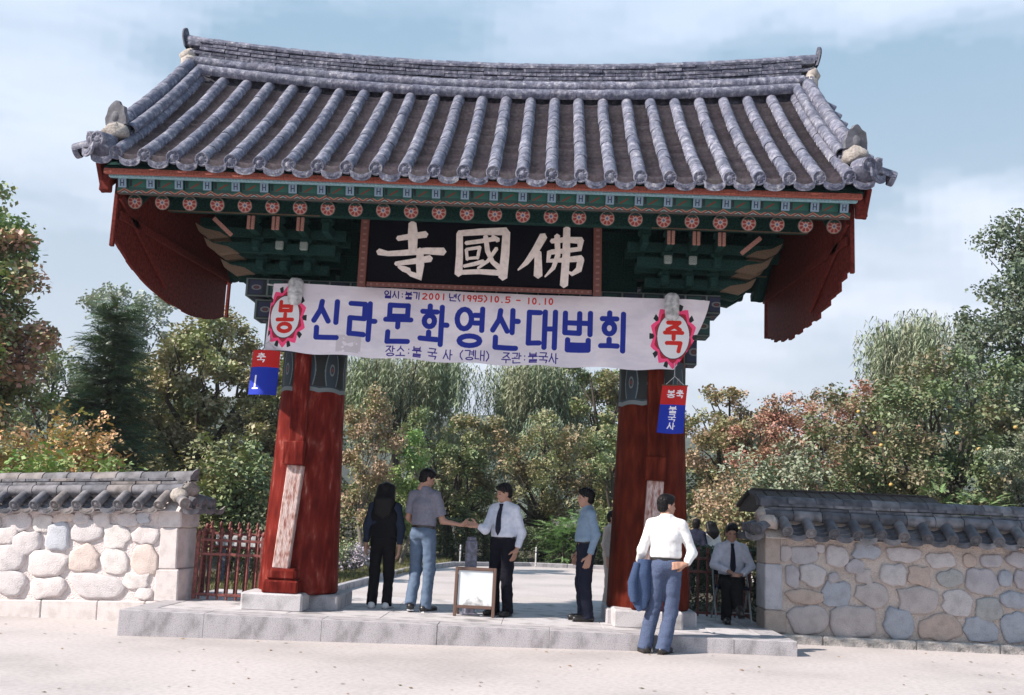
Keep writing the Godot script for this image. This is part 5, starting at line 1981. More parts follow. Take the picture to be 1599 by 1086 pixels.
	func vertex(g: Geo, x: Transform3D, val: PackedFloat32Array, ids: PackedInt32Array, b: int) -> int:
		if ids[b] >= 0:
			return ids[b]
		var sum := Vector3.ZERO
		var n := 0
		var o := [0, 1, nx, nx + 1, nx * ny, nx * ny + 1, nx * ny + nx, nx * ny + nx + 1]
		for e in [[0, 1], [2, 3], [4, 5], [6, 7], [0, 2], [1, 3], [4, 6], [5, 7], [0, 4], [1, 5], [2, 6], [3, 7]]:
			var va := val[b + o[e[0]]]
			var vb := val[b + o[e[1]]]
			if (va < 0.0) != (vb < 0.0):
				var t := clampf(va / (va - vb), 0.05, 0.95)
				var pa := Vector3(e[0] & 1, (e[0] >> 1) & 1, e[0] >> 2)
				var pb := Vector3(e[1] & 1, (e[1] >> 1) & 1, e[1] >> 2)
				sum += pa.lerp(pb, t)
				n += 1
		var at := lo + (Vector3(b % nx, (b / nx) % ny, b / (nx * ny)) + sum / maxf(n, 1)) * cell
		ids[b] = g.at(x * at)
		return ids[b]


func crease(g: Geo, amount: float, freq: float, sd: float) -> Geo:
	# folds of cloth: mostly across the limb
	for i in g.p.size():
		var q := g.p[i]
		var n := wobble.get_noise_3d(q.x * freq * 0.6 + sd, q.y * freq * 1.5, q.z * freq * 0.6) + 0.5 * wobble.get_noise_3d(q.x * freq * 2.0, q.y * freq * 2.4 + sd, q.z * freq * 2.0)
		var o := Vector3(q.x, 0, q.z)
		g.p[i] = q + Vector3(wobble.get_noise_3d(q.y * freq, q.x * freq, sd), 0.3 * n, n) * amount
	return g

func head_field(g: Geo, x: Transform3D, woman := false) -> void:
	var f := Field.new(Vector3(-0.12, -0.18, -0.14), Vector3(0.12, 0.17, 0.16), 0.0085, 0.007)
	f.egg(Vector3(0, 0.04, -0.012), Vector3(0.076, 0.088, 0.095))
	f.egg(Vector3(0, -0.04, 0.022), Vector3(0.061, 0.078, 0.066))
	f.egg(Vector3(0, -0.092, 0.055), Vector3(0.03, 0.022, 0.026))
	f.cap(Vector3(0, 0.012, 0.083), Vector3(0, -0.03, 0.1), 0.009, 0.013)
	f.cap(Vector3(-0.034, 0.024, 0.074), Vector3(0.034, 0.024, 0.074), 0.012, 0.012)
	f.cap(Vector3(-0.02, -0.06, 0.079), Vector3(0.02, -0.06, 0.079), 0.008, 0.008)
	f.egg(Vector3(-0.076, -0.008, -0.004), Vector3(0.009, 0.032, 0.02))
	f.egg(Vector3(0.076, -0.008, -0.004), Vector3(0.009, 0.032, 0.02))
	f.cap(Vector3(0, -0.06, -0.02), Vector3(0, -0.16, -0.035), 0.052, 0.054)
	f.into(g, x)

func hand_field(g: Geo, w: Vector3, dir: Vector3, palm: Vector3, thumb: float, curl: float) -> void:
	# w wrist, dir along the hand, palm the way the palm faces; thumb +1 or -1 picks its side
	var d := dir.normalized()
	var n := (palm - d * palm.dot(d)).normalized()
	var a := d.cross(n) * thumb
	var f := Field.new(Vector3(-0.09, -0.05, -0.09), Vector3(0.09, 0.22, 0.09), 0.0062, 0.004)
	# own axes: x across towards the thumb, y along, z out of the palm
	f.cap(Vector3(0, -0.02, 0), Vector3(0, 0.02, 0), 0.026, 0.026)
	for k in 4:
		f.cap(Vector3(lerpf(0.02, -0.018, k / 3.0), 0.012, 0), Vector3(lerpf(0.03, -0.03, k / 3.0), 0.082, 0), 0.015, 0.0125)
	var lens := [0.072, 0.08, 0.074, 0.058]
	for k in 4:
		var b := Vector3(lerpf(0.031, -0.031, k / 3.0), 0.085, 0)
		var spread := lerpf(0.12, -0.12, k / 3.0)
		var c1 := curl * (0.75 + 0.1 * k)
		var q := b
		for s in 3:
			var bend := c1 * (s + 0.6) * 0.75
			var e: Vector3 = q + Vector3(spread * 0.4, cos(bend), sin(bend)).normalized() * lens[k] * [0.45, 0.32, 0.23][s]
			f.cap(q, e, 0.0098 - 0.001 * s, 0.0092 - 0.001 * s)
			q = e
	var t0 := Vector3(0.026, 0.02, 0.006)
	var t1 := t0 + Vector3(0.032, 0.036, 0.016)
	var t2 := t1 + Vector3(0.008, 0.032, 0.012 + 0.014 * curl)
	f.cap(t0, t1, 0.0145, 0.0115)
	f.cap(t1, t2, 0.0115, 0.009)
	f.into(g, Transform3D(Basis(a, d, n), w))

# a person: opts gives height, turn, joints (world positions) and clothes
func person(called_as: String, at: Vector3, turn: float, o: Dictionary) -> Node3D:
	var t := thing("person", called_as, "person", at, turn, o.get("group", ""))
	var s: float = o.get("h", 1.72) / 1.72
	var inv := t.transform.affine_inverse()
	var J := {
		"head": Vector3(0, 1.595, 0.025), "neck": Vector3(0, 1.46, -0.01), "chest": Vector3(0, 1.27, -0.005), "waist": Vector3(0, 1.07, 0.0), "pelvis": Vector3(0, 0.94, -0.005),
		"shL": Vector3(0.168, 1.39, -0.01), "elL": Vector3(0.235, 1.13, -0.03), "wrL": Vector3(0.25, 0.885, 0.04),
		"shR": Vector3(-0.168, 1.39, -0.01), "elR": Vector3(-0.235, 1.13, -0.03), "wrR": Vector3(-0.25, 0.885, 0.04),
		"hipL": Vector3(0.09, 0.9, 0), "knL": Vector3(0.1, 0.49, 0.025), "anL": Vector3(0.105, 0.085, -0.02), "toeL": Vector3(0.125, 0.035, 0.15),
		"hipR": Vector3(-0.09, 0.9, 0), "knR": Vector3(-0.1, 0.49, 0.025), "anR": Vector3(-0.105, 0.085, -0.02), "toeR": Vector3(-0.125, 0.035, 0.15)}
	for key in J:
		J[key] *= s
	if o.has("shift"):
		# leans or sits: every joint of the upper body moves
		for key in ["head", "neck", "chest", "waist", "pelvis", "shL", "shR", "elL", "elR", "wrL", "wrR", "hipL", "hipR"]:
			J[key] += o.shift
	for key in o.get("local", {}):
		J[key] = o.local[key]
	for key in o.get("world", {}):
		J[key] = inv * o.world[key]
	var girth: float = o.get("girth", 1.0)
	var cell: float = o.get("cell", 0.016)
	var lo := Vector3(9, 9, 9)
	var hi := -lo
	for key in J:
		lo = lo.min(J[key])
		hi = hi.max(J[key])
	lo -= Vector3(0.22, 0.1, 0.22)
	hi += Vector3(0.22, 0.16, 0.22)
	var side: Vector3 = (J.shL - J.shR).normalized()
	var hipside: Vector3 = (J.hipL - J.hipR).normalized()
	# --- the body, one surface from head to ankles
	var f := Field.new(lo, hi, cell * 1.1, 0.011)
	f.cap(J.neck + Vector3(0, -0.03, 0), J.head + Vector3(0, -0.08, -0.02), 0.056, 0.052)
	f.cap(J.shL - side * 0.05, J.shR + side * 0.05, 0.055, 0.055)
	f.cap(J.chest + side * 0.06, J.chest - side * 0.06, 0.09, 0.09)
	f.cap(J.waist + side * 0.04, J.waist - side * 0.04, 0.085 * girth, 0.085 * girth)
	f.cap(J.chest, J.waist, 0.1, 0.1 * girth)
	f.cap(J.chest, J.neck, 0.08, 0.055)
	f.cap(J.pelvis + hipside * 0.06, J.pelvis - hipside * 0.06, 0.09, 0.09)
	f.cap(J.waist, J.pelvis, 0.09, 0.09)
	for c in ["L", "R"]:
		f.cap(J["sh" + c], J["el" + c], 0.045, 0.037)
		f.cap(J["el" + c], J["wr" + c], 0.038, 0.026)
		f.cap(J["hip" + c], J["kn" + c], 0.075, 0.052)
		f.cap(J["kn" + c], J["an" + c], 0.052, 0.035)
	var body := Geo.new()
	f.into(body)
	var hx: Transform3D = Transform3D(Basis(Vector3.UP, o.get("look", 0.0)) * Basis(Vector3.RIGHT, o.get("nod", 0.0)) * Basis(Vector3.BACK, o.get("cock", 0.0)), J.head)
	hx.basis = hx.basis.scaled(Vector3.ONE * (0.97 + 0.06 * (s - 1.0)))
	head_field(body, hx)
	for c in ["L", "R"]:
		var sgn := 1.0 if c == "L" else -1.0
		var dir: Vector3 = o.get("dir" + c, (J["wr" + c] - J["el" + c]).normalized())
		var palm: Vector3 = o.get("palm" + c, Vector3(-sgn, 0, 0))
		hand_field(body, J["wr" + c] + dir.normalized() * 0.02, dir, palm, -sgn, o.get("curl" + c, 0.45))
	obj("body", body, M.skin, t)
	# --- hair
	var hf := Field.new(Vector3(-0.16, -0.2, -0.2), Vector3(0.16, 0.19, 0.16), 0.0095, 0.008)
	hf.egg(Vector3(0, 0.05, -0.02), Vector3(0.088, 0.094, 0.104))
	hf.egg(Vector3(0, 0.085, 0.035), Vector3(0.07, 0.045, 0.06))
	hf.egg(Vector3(0, -0.01, -0.055), Vector3(0.075, 0.08, 0.06))
	hf.cut_egg(Vector3(0, -0.045, 0.1), Vector3(0.1, 0.1, 0.1))
	hf.cut_egg(Vector3(0.1, -0.06, 0.02), Vector3(0.05, 0.065, 0.05))
	hf.cut_egg(Vector3(-0.1, -0.06, 0.02), Vector3(0.05, 0.065, 0.05))
	hf.cut_plane(Vector3(0, -0.075, -0.05), Vector3(0, -1, -0.1))
	var hg := Geo.new()
	hf.into(hg)
	for i in hg.p.size():
		var q := hg.p[i]
		hg.p[i] = hx * (q + Vector3(1, 1, 1) * 0.011 * wobble.get_noise_3d(q.x * 45.0, q.y * 14.0, q.z * 45.0))
	if o.has("long_hair"):
		var lf := Field.new(lo, hi, 0.014, 0.012)
		var back := Vector3(0, 0, -1)
		for k in 5:
			var off := side * (0.072 - 0.036 * k)
			lf.cap(J.head + Vector3(0, 0.06, -0.03) + off, J.neck + Vector3(0, 0.02, -0.09) + off * 1.2, 0.05, 0.05)
			lf.cap(J.neck + Vector3(0, 0.02, -0.09) + off * 1.2, J.neck + Vector3(0, -o.long_hair + 0.05 * absf(k - 2.0) * 0.6, -0.125) + off * 1.15, 0.05, 0.026)
		lf.into(hg)
	obj("hair", hg, M.hair, t)
	# --- eyes and brows
	var eg := Geo.new()
	for sg in [-1.0, 1.0]:
		eg.ball(hx * Vector3(0.031 * sg, 0.003, 0.078), Vector3(0.0125, 0.007, 0.0075), 8, hx.basis.orthonormalized())
		eg.tube([hx * Vector3(0.018 * sg, 0.026, 0.0865), hx * Vector3(0.048 * sg, 0.026, 0.076)], [0.004], 5)
	obj("eyes", eg, M.eye, t)
	# --- trousers
	var leg: float = o.get("leg", 1.0)
	var tf := Field.new(lo, hi, cell, 0.011)
	tf.cap(J.pelvis + hipside * 0.065, J.pelvis - hipside * 0.065, 0.102, 0.102)
	tf.cap(J.pelvis + hipside * 0.05 + Vector3(0, 0, -0.035), J.pelvis - hipside * 0.05 + Vector3(0, 0, -0.035), 0.09, 0.09)
	for e in [1.0, -1.0]:
		tf.cap(J.waist + hipside * 0.066 * e * girth, J.pelvis + hipside * 0.062 * e, 0.096 * girth, 0.1)
	for c in ["L", "R"]:
		tf.cap(J["hip" + c], J["kn" + c], 0.092 * leg, 0.074 * leg)
		tf.cap(J["kn" + c], J["an" + c] + (J["an" + c] - J["kn" + c]).normalized() * 0.05, 0.073 * leg, 0.07 * leg, 2)
	var beltline: Vector3 = J.waist.lerp(J.pelvis, o.get("rise", 0.3))
	var upn: Vector3 = (J.waist - J.pelvis).normalized()
	tf.cut_plane(beltline, upn)
	var tg := Geo.new()
	tf.into(tg)
	obj("trousers", crease(tg, 0.011, 7.0, at.x * 3.0), M[o.get("trousers", "dark_trousers")], t)
	# --- shirt
	var sf := Field.new(lo, hi, cell, 0.011)
	sf.cap(J.shL - side * 0.05, J.shR + side * 0.05, 0.064, 0.064)
	sf.cap(J.shL - side * 0.02, J.neck, 0.058, 0.05)
	sf.cap(J.shR + side * 0.02, J.neck, 0.058, 0.05)
	sf.cap(J.chest + side * 0.068, J.chest - side * 0.068, 0.1, 0.1)
	for e in [1.0, -1.0]:
		sf.cap(J.chest + side * 0.068 * e, J.waist + side * 0.066 * e * girth + Vector3(0, 0, 0.1 * (girth - 1.0)), 0.098, 0.1 * girth)
		sf.cap(J.waist + side * 0.066 * e * girth, J.pelvis + hipside * 0.06 * e, 0.1 * girth, 0.1)
	sf.cap(J.chest, J.waist, 0.118, 0.12 * girth)
	sf.cap(J.waist, J.pelvis, 0.12 * girth, 0.11)
	sf.cap(J.chest, J.neck + Vector3(0, -0.02, 0), 0.09, 0.064)
	sf.cap(J.neck + Vector3(0, -0.04, -0.005), J.neck + Vector3(0, 0.035, 0.0), 0.07, 0.062, 2)
	for c in ["L", "R"]:
		var short: float = o.get("sleeve", 1.0)
		if short < 0.6:
			sf.cap(J["sh" + c], J["sh" + c].lerp(J["el" + c], short * 1.6), 0.066, 0.068, 2)
		else:
			sf.cap(J["sh" + c], J["el" + c], 0.064, 0.054)
			sf.cap(J["el" + c], J["el" + c].lerp(J["wr" + c], 0.96 * short), 0.054, 0.042, 2)
	sf.cut_hem(J.waist.lerp(J.pelvis, o.get("hem", 0.36)), -upn, hipside * 0.182 * girth)
	var sgm := Geo.new()
	sf.into(sgm)
	obj("shirt", crease(sgm, 0.007, 6.5, at.x * 5.0 + 2.0), M[o.get("shirt", "white_shirt")], t)
	# --- shoes
	for c in ["L", "R"]:
		var a: Vector3 = J["an" + c]
		var toe: Vector3 = J["toe" + c]
		var ff := Field.new(a.min(toe) - Vector3(0.1, 0.11, 0.1), a.max(toe) + Vector3(0.1, 0.1, 0.1), 0.0105, 0.008)
		var d := (toe - a)
		d.y = 0
		d = d.normalized()
		var heel := Vector3(a.x, toe.y + (a.y - 0.085 * s) * 0.7, a.z) - d * 0.045
		ff.cap(heel + Vector3(0, 0.01, 0), toe, 0.042, 0.037)
		ff.cap(heel + Vector3(0, 0.005, 0), toe - d * 0.03, 0.043, 0.043)
		ff.cap(a - Vector3(0, 0.02, 0), a + Vector3(0, 0.015, 0), 0.045, 0.042)
		ff.cut_plane(Vector3(0, toe.y - 0.034, 0), Vector3(0, -1, 0))
		var fg := Geo.new()
		ff.into(fg)
		var shoe := obj("shoe", fg, M[o.get("shoes", "leather")], t)
		var so := Geo.new()
		so.box((heel + toe) * 0.5 + Vector3(0, -0.034 + (heel.y - toe.y) * -0.1, 0), Vector3(0.085, 0.016, heel.distance_to(toe) + 0.06), along(toe - heel), 0.007)
		obj("sole", so, M.sneaker if o.has("white_sole") else M.leather, shoe)
	# --- belt and tie
	if o.has("belt"):
		var bg := Geo.new()
		var rows := []
		for j in 2:
			var ring := PackedVector3Array()
			for k in 24:
				var an := -TAU * k / 24
				ring.append(beltline + upn * (-0.02 + 0.036 * j) + hipside * cos(an) * (0.17 * girth) + hipside.cross(upn) * sin(an) * 0.108 * girth)
			rows.append(ring)
		bg.grid(rows, true)
		obj("belt", bg, M[o.belt], t)
	if o.has("tie"):
		var tgm := Geo.new()
		var fwd: Vector3 = side.cross(Vector3.UP).normalized()
		var top: Vector3 = J.neck + Vector3(0, -0.02, 0) + fwd * 0.083
		var mid: Vector3 = J.chest + fwd * 0.125
		var end: Vector3 = J.waist + fwd * 0.122 * girth + Vector3(0, 0.02, 0)
		var rows := []
		for q in [[top + Vector3(0, 0.02, 0), 0.024, 0.016], [top - Vector3(0, 0.025, 0), 0.017, 0.016], [top.lerp(mid, 0.5) + fwd * 0.008, 0.024, 0.01], [mid + fwd * 0.004, 0.031, 0.009], [mid.lerp(end, 0.75) + fwd * 0.008, 0.038, 0.009], [end + fwd * 0.008, 0.03, 0.008], [end - Vector3(0, 0.045, 0) + fwd * 0.006, 0.002, 0.006]]:
			var ring := PackedVector3Array()
			for w in [[1, 1], [1, -1], [-1, -1], [-1, 1]]:
				ring.append(q[0] + side * q[1] * w[0] + fwd * q[2] * w[1])
			rows.append(ring)
		rows.reverse()
		tgm.grid(rows, true)
		obj("tie", tgm, M[o.tie], t)
	# --- sleeveless vest over the shirt
	if o.has("vest"):
		var vf := Field.new(lo, hi, cell, 0.012)
		vf.cap(J.shL - side * 0.05, J.shR + side * 0.05, 0.08, 0.08)
		vf.cap(J.chest + side * 0.085, J.chest - side * 0.085, 0.116, 0.116)
		vf.cap(J.waist + side * 0.08, J.waist - side * 0.08, 0.116, 0.116)
		vf.cap(J.pelvis + side * 0.085, J.pelvis - side * 0.085, 0.12, 0.12)
		vf.cap(J.chest, J.waist, 0.13, 0.13)
		vf.cap(J.waist, J.pelvis, 0.13, 0.13)
		vf.cut_plane(J.pelvis + Vector3(0, 0.035, 0), Vector3.DOWN)
		vf.cut_plane(J.shL + side * 0.035, side)
		vf.cut_plane(J.shR - side * 0.035, -side)
		vf.cut_plane(J.neck + Vector3(0, 0.02, 0), Vector3.UP)
		var vg := Geo.new()
		vf.into(vg)
		obj("vest", crease(vg, 0.01, 6.0, 1.0), M[o.vest], t)
	return t

func people() -> void:
	var y := 0.318
	person("woman with long black hair and a black vest, seen from behind at the entrance", Vector3(-1.22, y, -0.26), PI - 0.05, {"h": 1.61, "long_hair": 0.2, "vest": "black_cloth", "shirt": "sleeve_cloth", "trousers": "black_cloth", "shoes": "sneaker", "leg": 0.95, "hem": 1.0, "world": {"wrR": Vector3(-1.0, 1.13, -0.22), "elR": Vector3(-0.99, 1.35, -0.24)}, "local": {}})
	person("young man in a grey short sleeved shirt and blue jeans reaching towards the ticket man", Vector3(-0.68, y, -0.08), deg_to_rad(152), {"h": 1.82, "shirt": "grey_shirt", "sleeve": 0.5, "trousers": "jeans", "belt": "leather", "shoes": "leather", "white_sole": true, "leg": 1.03, "look": deg_to_rad(-40), "nod": 0.32, "rise": 0.5,
		"world": {"elR": Vector3(-0.43, 1.47, 0.0), "wrR": Vector3(-0.2, 1.435, 0.03), "elL": Vector3(-0.9, 1.5, -0.2), "wrL": Vector3(-0.78, 1.35, -0.38), "anL": Vector3(-0.78, 0.45, 0.03), "toeL": Vector3(-0.8, 0.35, -0.13), "knL": Vector3(-0.76, 0.83, -0.16)},
		"dirR": Vector3(-0.75, 0.05, 0.45), "palmR": Vector3(0.2, 0.5, 0.4), "curlR": 0.5})
	person("ticket man in a pale shirt and navy tie taking a ticket", Vector3(0.36, y, 0.0), deg_to_rad(-32), {"h": 1.66, "shirt": "shaded_shirt", "tie": "navy_cloth", "trousers": "dark_trousers", "belt": "leather", "look": deg_to_rad(-30), "nod": 0.2,
		"world": {"elR": Vector3(0.13, 1.385, 0.12), "wrR": Vector3(0.045, 1.43, 0.1), "elL": Vector3(0.6, 1.36, 0.06), "wrL": Vector3(0.545, 1.17, 0.1)}, "dirR": Vector3(-0.8, 0.1, 0.35), "palmR": Vector3(0.2, 0.3, 0.5), "curlR": 0.7})
	person("man in a blue shirt and navy trousers standing in profile beside the right pillar", Vector3(1.42, y, 0.14), deg_to_rad(-78), {"h": 1.64, "shirt": "blue_shirt", "trousers": "navy_cloth", "belt": "leather", "girth": 1.13, "look": deg_to_rad(-8), "nod": 0.02, "leg": 1.05,
		"world": {"elL": Vector3(1.53, 1.39, 0.36), "wrL": Vector3(1.46, 1.14, 0.38)}})
	person("man in white shirt and slate trousers, hand on hip, standing before the right pillar", Vector3(2.2, 0.137, 1.52), deg_to_rad(172), {"h": 1.76, "shirt": "white_shirt", "trousers": "slate_trousers", "belt": "leather", "look": deg_to_rad(-62), "leg": 1.12, "rise": 0.45, "girth": 1.04,
		"shift": Vector3(-0.06, 0, 0),
		"world": {"elR": Vector3(2.55, 1.26, 1.56), "wrR": Vector3(2.47, 1.13, 1.655), "elL": Vector3(1.99, 1.25, 1.5), "wrL": Vector3(1.98, 1.13, 1.32), "hipL": Vector3(2.17, 1.03, 1.52), "hipR": Vector3(2.34, 1.03, 1.52), "knL": Vector3(2.13, 0.62, 1.5), "knR": Vector3(2.33, 0.6, 1.5), "anL": Vector3(2.05, 0.223, 1.53), "toeL": Vector3(2.01, 0.173, 1.38), "anR": Vector3(2.24, 0.223, 1.6), "toeR": Vector3(2.33, 0.173, 1.45)},
		"dirR": Vector3(0.85, -0.15, -0.2), "palmR": Vector3(0, 0, 1), "curlR": 0.5})
	# the jacket over his left arm
	var jt := thing("jacket", "navy suit jacket hanging over the left forearm of the man in white", "jacket", Vector3(2.02, 0.0, 1.5))
	var g := Geo.new()
	var rows := []
	for j in 13:
		var v := j / 12.0
		var yy := lerpf(1.16, 0.62, v)
		var ring := PackedVector3Array()
		for k in 24:
			var an := -TAU * k / 24
			var rx := lerpf(0.075, 0.13, smoothstep(0.0, 0.5, v)) * (1.0 - 0.45 * smoothstep(0.75, 1.0, v))
			var rz := lerpf(0.05, 0.085, smoothstep(0.0, 0.3, v))
			var fold := 1.0 + 0.16 * sin(an * 5.0 + 1.0 + 3.0 * v) * v + 0.1 * wobble.get_noise_2d(an * 1.2, v * 3.0)
			ring.append(Vector3(-0.06 * sin(v * 2.2) + cos(an) * rx * fold + 0.02 * v, yy + 0.03 * sin(an * 2.0 + 0.5) * v, 0.05 + sin(an) * rz * fold))
		rows.append(ring)
	rows.reverse()
	g.grid(rows, true)
	g.hull(Array(rows[12]), Vector3(0, 0.9, 0.05))
	g.hull(Array(rows[0]), Vector3(0, 0.9, 0.05))
	obj("cloth", g, M.jacket, jt)
	g = Geo.new()
	g.tube([Vector3(-0.09, 1.12, 0.08), Vector3(-0.14, 0.9, 0.12), Vector3(-0.11, 0.7, 0.11)], [0.035, 0.055, 0.05], 10)
	obj("sleeve", g, M.jacket, jt)
	person("seated man in pale shirt and dark tie, legs crossed, beside the right wall", Vector3(3.43, y, -0.78), 0.0, {"h": 1.66, "shirt": "shaded_shirt", "tie": "navy_cloth", "trousers": "black_cloth", "look": -0.1, "nod": 0.12, "rise": 0.2, "hem": 0.3,
		"shift": Vector3(0, -0.385, -0.03),
		"local": {"hipL": Vector3(0.09, 0.5, 0.0), "hipR": Vector3(-0.09, 0.5, 0.0), "knR": Vector3(-0.13, 0.5, 0.4), "anR": Vector3(-0.13, 0.085, 0.36), "toeR": Vector3(-0.14, 0.035, 0.53), "knL": Vector3(-0.02, 0.6, 0.42), "anL": Vector3(-0.02, 0.25, 0.55), "toeL": Vector3(0.0, 0.16, 0.68), "elL": Vector3(0.25, 0.73, 0.06), "wrL": Vector3(0.08, 0.62, 0.26), "elR": Vector3(-0.25, 0.73, 0.06), "wrR": Vector3(-0.09, 0.66, 0.27)}, "palmL": Vector3(0, -1, 0), "palmR": Vector3(0, -1, 0)})
	person("person in beige clothes half hidden behind the right pillar", Vector3(2.06, 0.14, -4.2), deg_to_rad(60), {"h": 1.58, "shirt": "beige_cloth", "trousers": "beige_cloth", "cell": 0.02, "leg": 1.1})
	person("far man in dark clothes behind the hedge right of the pillar", Vector3(4.05, 0.16, -8.0), deg_to_rad(150), {"h": 1.5, "shirt": "navy_cloth", "trousers": "dark_trousers", "cell": 0.022})
	person("far woman in a white top behind the hedge, beside the man in dark clothes", Vector3(4.36, 0.16, -8.1), deg_to_rad(200), {"h": 1.46, "shirt": "white_shirt", "trousers": "dark_trousers", "cell": 0.022, "long_hair": 0.1})


# ---------------------------------------------------------------- trees, hedges, shrubs
var leaf_mesh := {}

func make_leaf_meshes() -> void:
	for v in 3:
		# broad: a handful of folded leaves round a point
		var g := Geo.new()
		for k in 9:
			var o := Vector3(rng.randfn(0, 0.32), rng.randfn(0, 0.26), rng.randfn(0, 0.32))
			var b := Basis(Vector3.UP, rng.randf() * TAU) * Basis(Vector3.RIGHT, rng.randfn(0.35, 0.5)) * Basis(Vector3.BACK, rng.randfn(0, 0.5))
			var l := rng.randf_range(0.3, 0.5)
			var w := l * 0.34
			var p0 := g.at(o)
			var p1 := g.at(o + b * Vector3(l * 0.45, -0.03, w))
			var p2 := g.at(o + b * Vector3(l, -0.08, 0))
			var p3 := g.at(o + b * Vector3(l * 0.45, -0.03, -w))
			g.tri(p0, p1, p2)
			g.tri(p0, p2, p3)
		leaf_mesh["broad%d" % v] = g.mesh()
		# strand: a hanging twig with narrow leaves
		g = Geo.new()
		for k in 16:
			var y := -k / 15.0
			var sway := 0.06 * sin(y * 5.0 + v)
			var an := k * 2.4 + v
			var d := Vector3(cos(an), -1.1, sin(an)).normalized()
			var sd := d.cross(Vector3(-sin(an), 0, cos(an))).normalized()
			var o := Vector3(sway, y, 0.04 * sin(y * 3.0))
			sd = Vector3(-sin(an), 0, cos(an)) * 0.016
			g.face([o - sd, o + sd, o + d * rng.randf_range(0.12, 0.2)])
		for k in 3:
			g.face([Vector3(0.006, -k / 3.0, 0), Vector3(-0.006, -k / 3.0, 0), Vector3(0.06 * sin(-(k + 1) / 3.0 * 5.0 + v), -(k + 1) / 3.0, 0)])
		leaf_mesh["strand%d" % v] = g.mesh()
		# needle spray: a flat fan of narrow blades along +z
		g = Geo.new()
		for k in 18:
			var z := k / 18.0
			var sg := 1.0 if k % 2 else -1.0
			var o := Vector3(0, 0.05 * sin(z * 3.0) - 0.12 * z * z, z)
			var d := Vector3(sg * (1.0 - z * 0.6), rng.randf_range(-0.25, 0.2), 0.75).normalized() * rng.randf_range(0.25, 0.42) * (1.1 - z * 0.6)
			var n := Vector3(0.0, 0.3, 0.05)
			g.face([o + Vector3(0, 0, -0.045), o + Vector3(0, 0.015, 0.045), o + d])
		g.face([Vector3(0.012, 0, 0), Vector3(-0.012, 0, 0), Vector3(0, -0.12, 1.05)])
		leaf_mesh["needle%d" % v] = g.mesh()

# every leaf colour of a plant at the same lightness: only the hue differs
func level(palette: Array) -> Array:
	var m := 0.0
	for c in palette:
		m += c.get_luminance() / palette.size()
	var out := []
	for c in palette:
		out.append(c * (m / c.get_luminance()))
	return out

# dry autumn leaves: greyed a little, and brightened in place of haze
func leaf_tint(c: Color, v: float) -> Color:
	var m := (c.r + c.g + c.b) / 3.0
	return c.lerp(Color(m, m, m), 0.22) * v * 2.5

func tag_stuff(o: Node3D) -> void:
	o.set_meta("kind", "stuff")

# lobes: [centre, radii]; palette: linear colours
func crown(parent: Node3D, called: String, lobes: Array, n: int, size: float, palette: Array, kind := "broad", shell := 0.45) -> void:
	palette = level(palette)
	var weight := []
	var total := 0.0
	for l in lobes:
		total += pow(l[1].x * l[1].y * l[1].z, 0.62)
		weight.append(total)
	var xf := []
	var cl := []
	var sd := rng.randf() * 50.0
	for i in n:
		var r := rng.randf() * total
		var k := 0
		while weight[k] < r:
			k += 1
		var o: Vector3 = lobes[k][0]
		var rad: Vector3 = lobes[k][1]
		var d := Vector3(rng.randfn(), rng.randfn(), rng.randfn()).normalized()
		var bump := 1.0 + 0.28 * wobble.get_noise_3dv(d * 2.1 + o + Vector3(sd, 0, 0))
		var p := o + d * rad * pow(rng.randf(), shell) * bump
		# gaps: clumps of foliage with air between
		if wobble.get_noise_3dv(p * (0.9 / maxf(size * 2.2, 0.3)) + Vector3(sd, sd, 0)) < -0.22:
			continue
		if p.y < 0.12:
			continue
		var s := size * rng.randf_range(0.7, 1.35)
		var b: Basis
		if kind == "needle":
			var out := Vector3(d.x, rng.randf_range(-0.25, 0.35), d.z).normalized()
			b = along(out) * Basis(Vector3.BACK, rng.randfn(0, 0.4))
		elif kind == "strand":
			b = Basis(Vector3.UP, rng.randf() * TAU) * Basis(Vector3.RIGHT, rng.randfn(0, 0.08))
		else:
			b = Basis(Vector3.UP, rng.randf() * TAU) * Basis(Vector3.RIGHT, rng.randfn(0, 0.45)) * Basis(Vector3.BACK, rng.randfn(0, 0.45))
		xf.append(Transform3D(b.scaled(Vector3(s, s, s)), p))
		var patch := wobble.get_noise_3dv(p * 0.55 + Vector3(sd, 3, 1)) * 0.9 + 0.5 + rng.randfn(0, 0.2)
		var c: Color = palette[int(clampf(patch, 0.0, 0.999) * palette.size())]
		var v := rng.randf_range(0.85, 1.15)
		cl.append(leaf_tint(c, v))
	tag_stuff(scatter(called, leaf_mesh["%s%d" % [kind, rng.randi() % 3]], M.leaf, xf, cl, parent))

func limb(g: Geo, a: Vector3, b: Vector3, r0: float, r1: float) -> void:
	var path := []
	var n := 5
	var sd := rng.randf() * 30.0
	for k in n + 1:
		var f := k / float(n)
		path.append(a.lerp(b, f) + Vector3(wobble.get_noise_2d(f * 1.5, sd), 0, wobble.get_noise_2d(f * 1.5, sd + 9.0)) * 0.18 * a.distance_to(b) * sin(f * PI * 0.5) * (1.0 - 0.4 * f))
	var radii := []
	for k in n + 1:
		radii.append(lerpf(r0, r1, k / float(n)))
	g.tube(path, radii, 8)

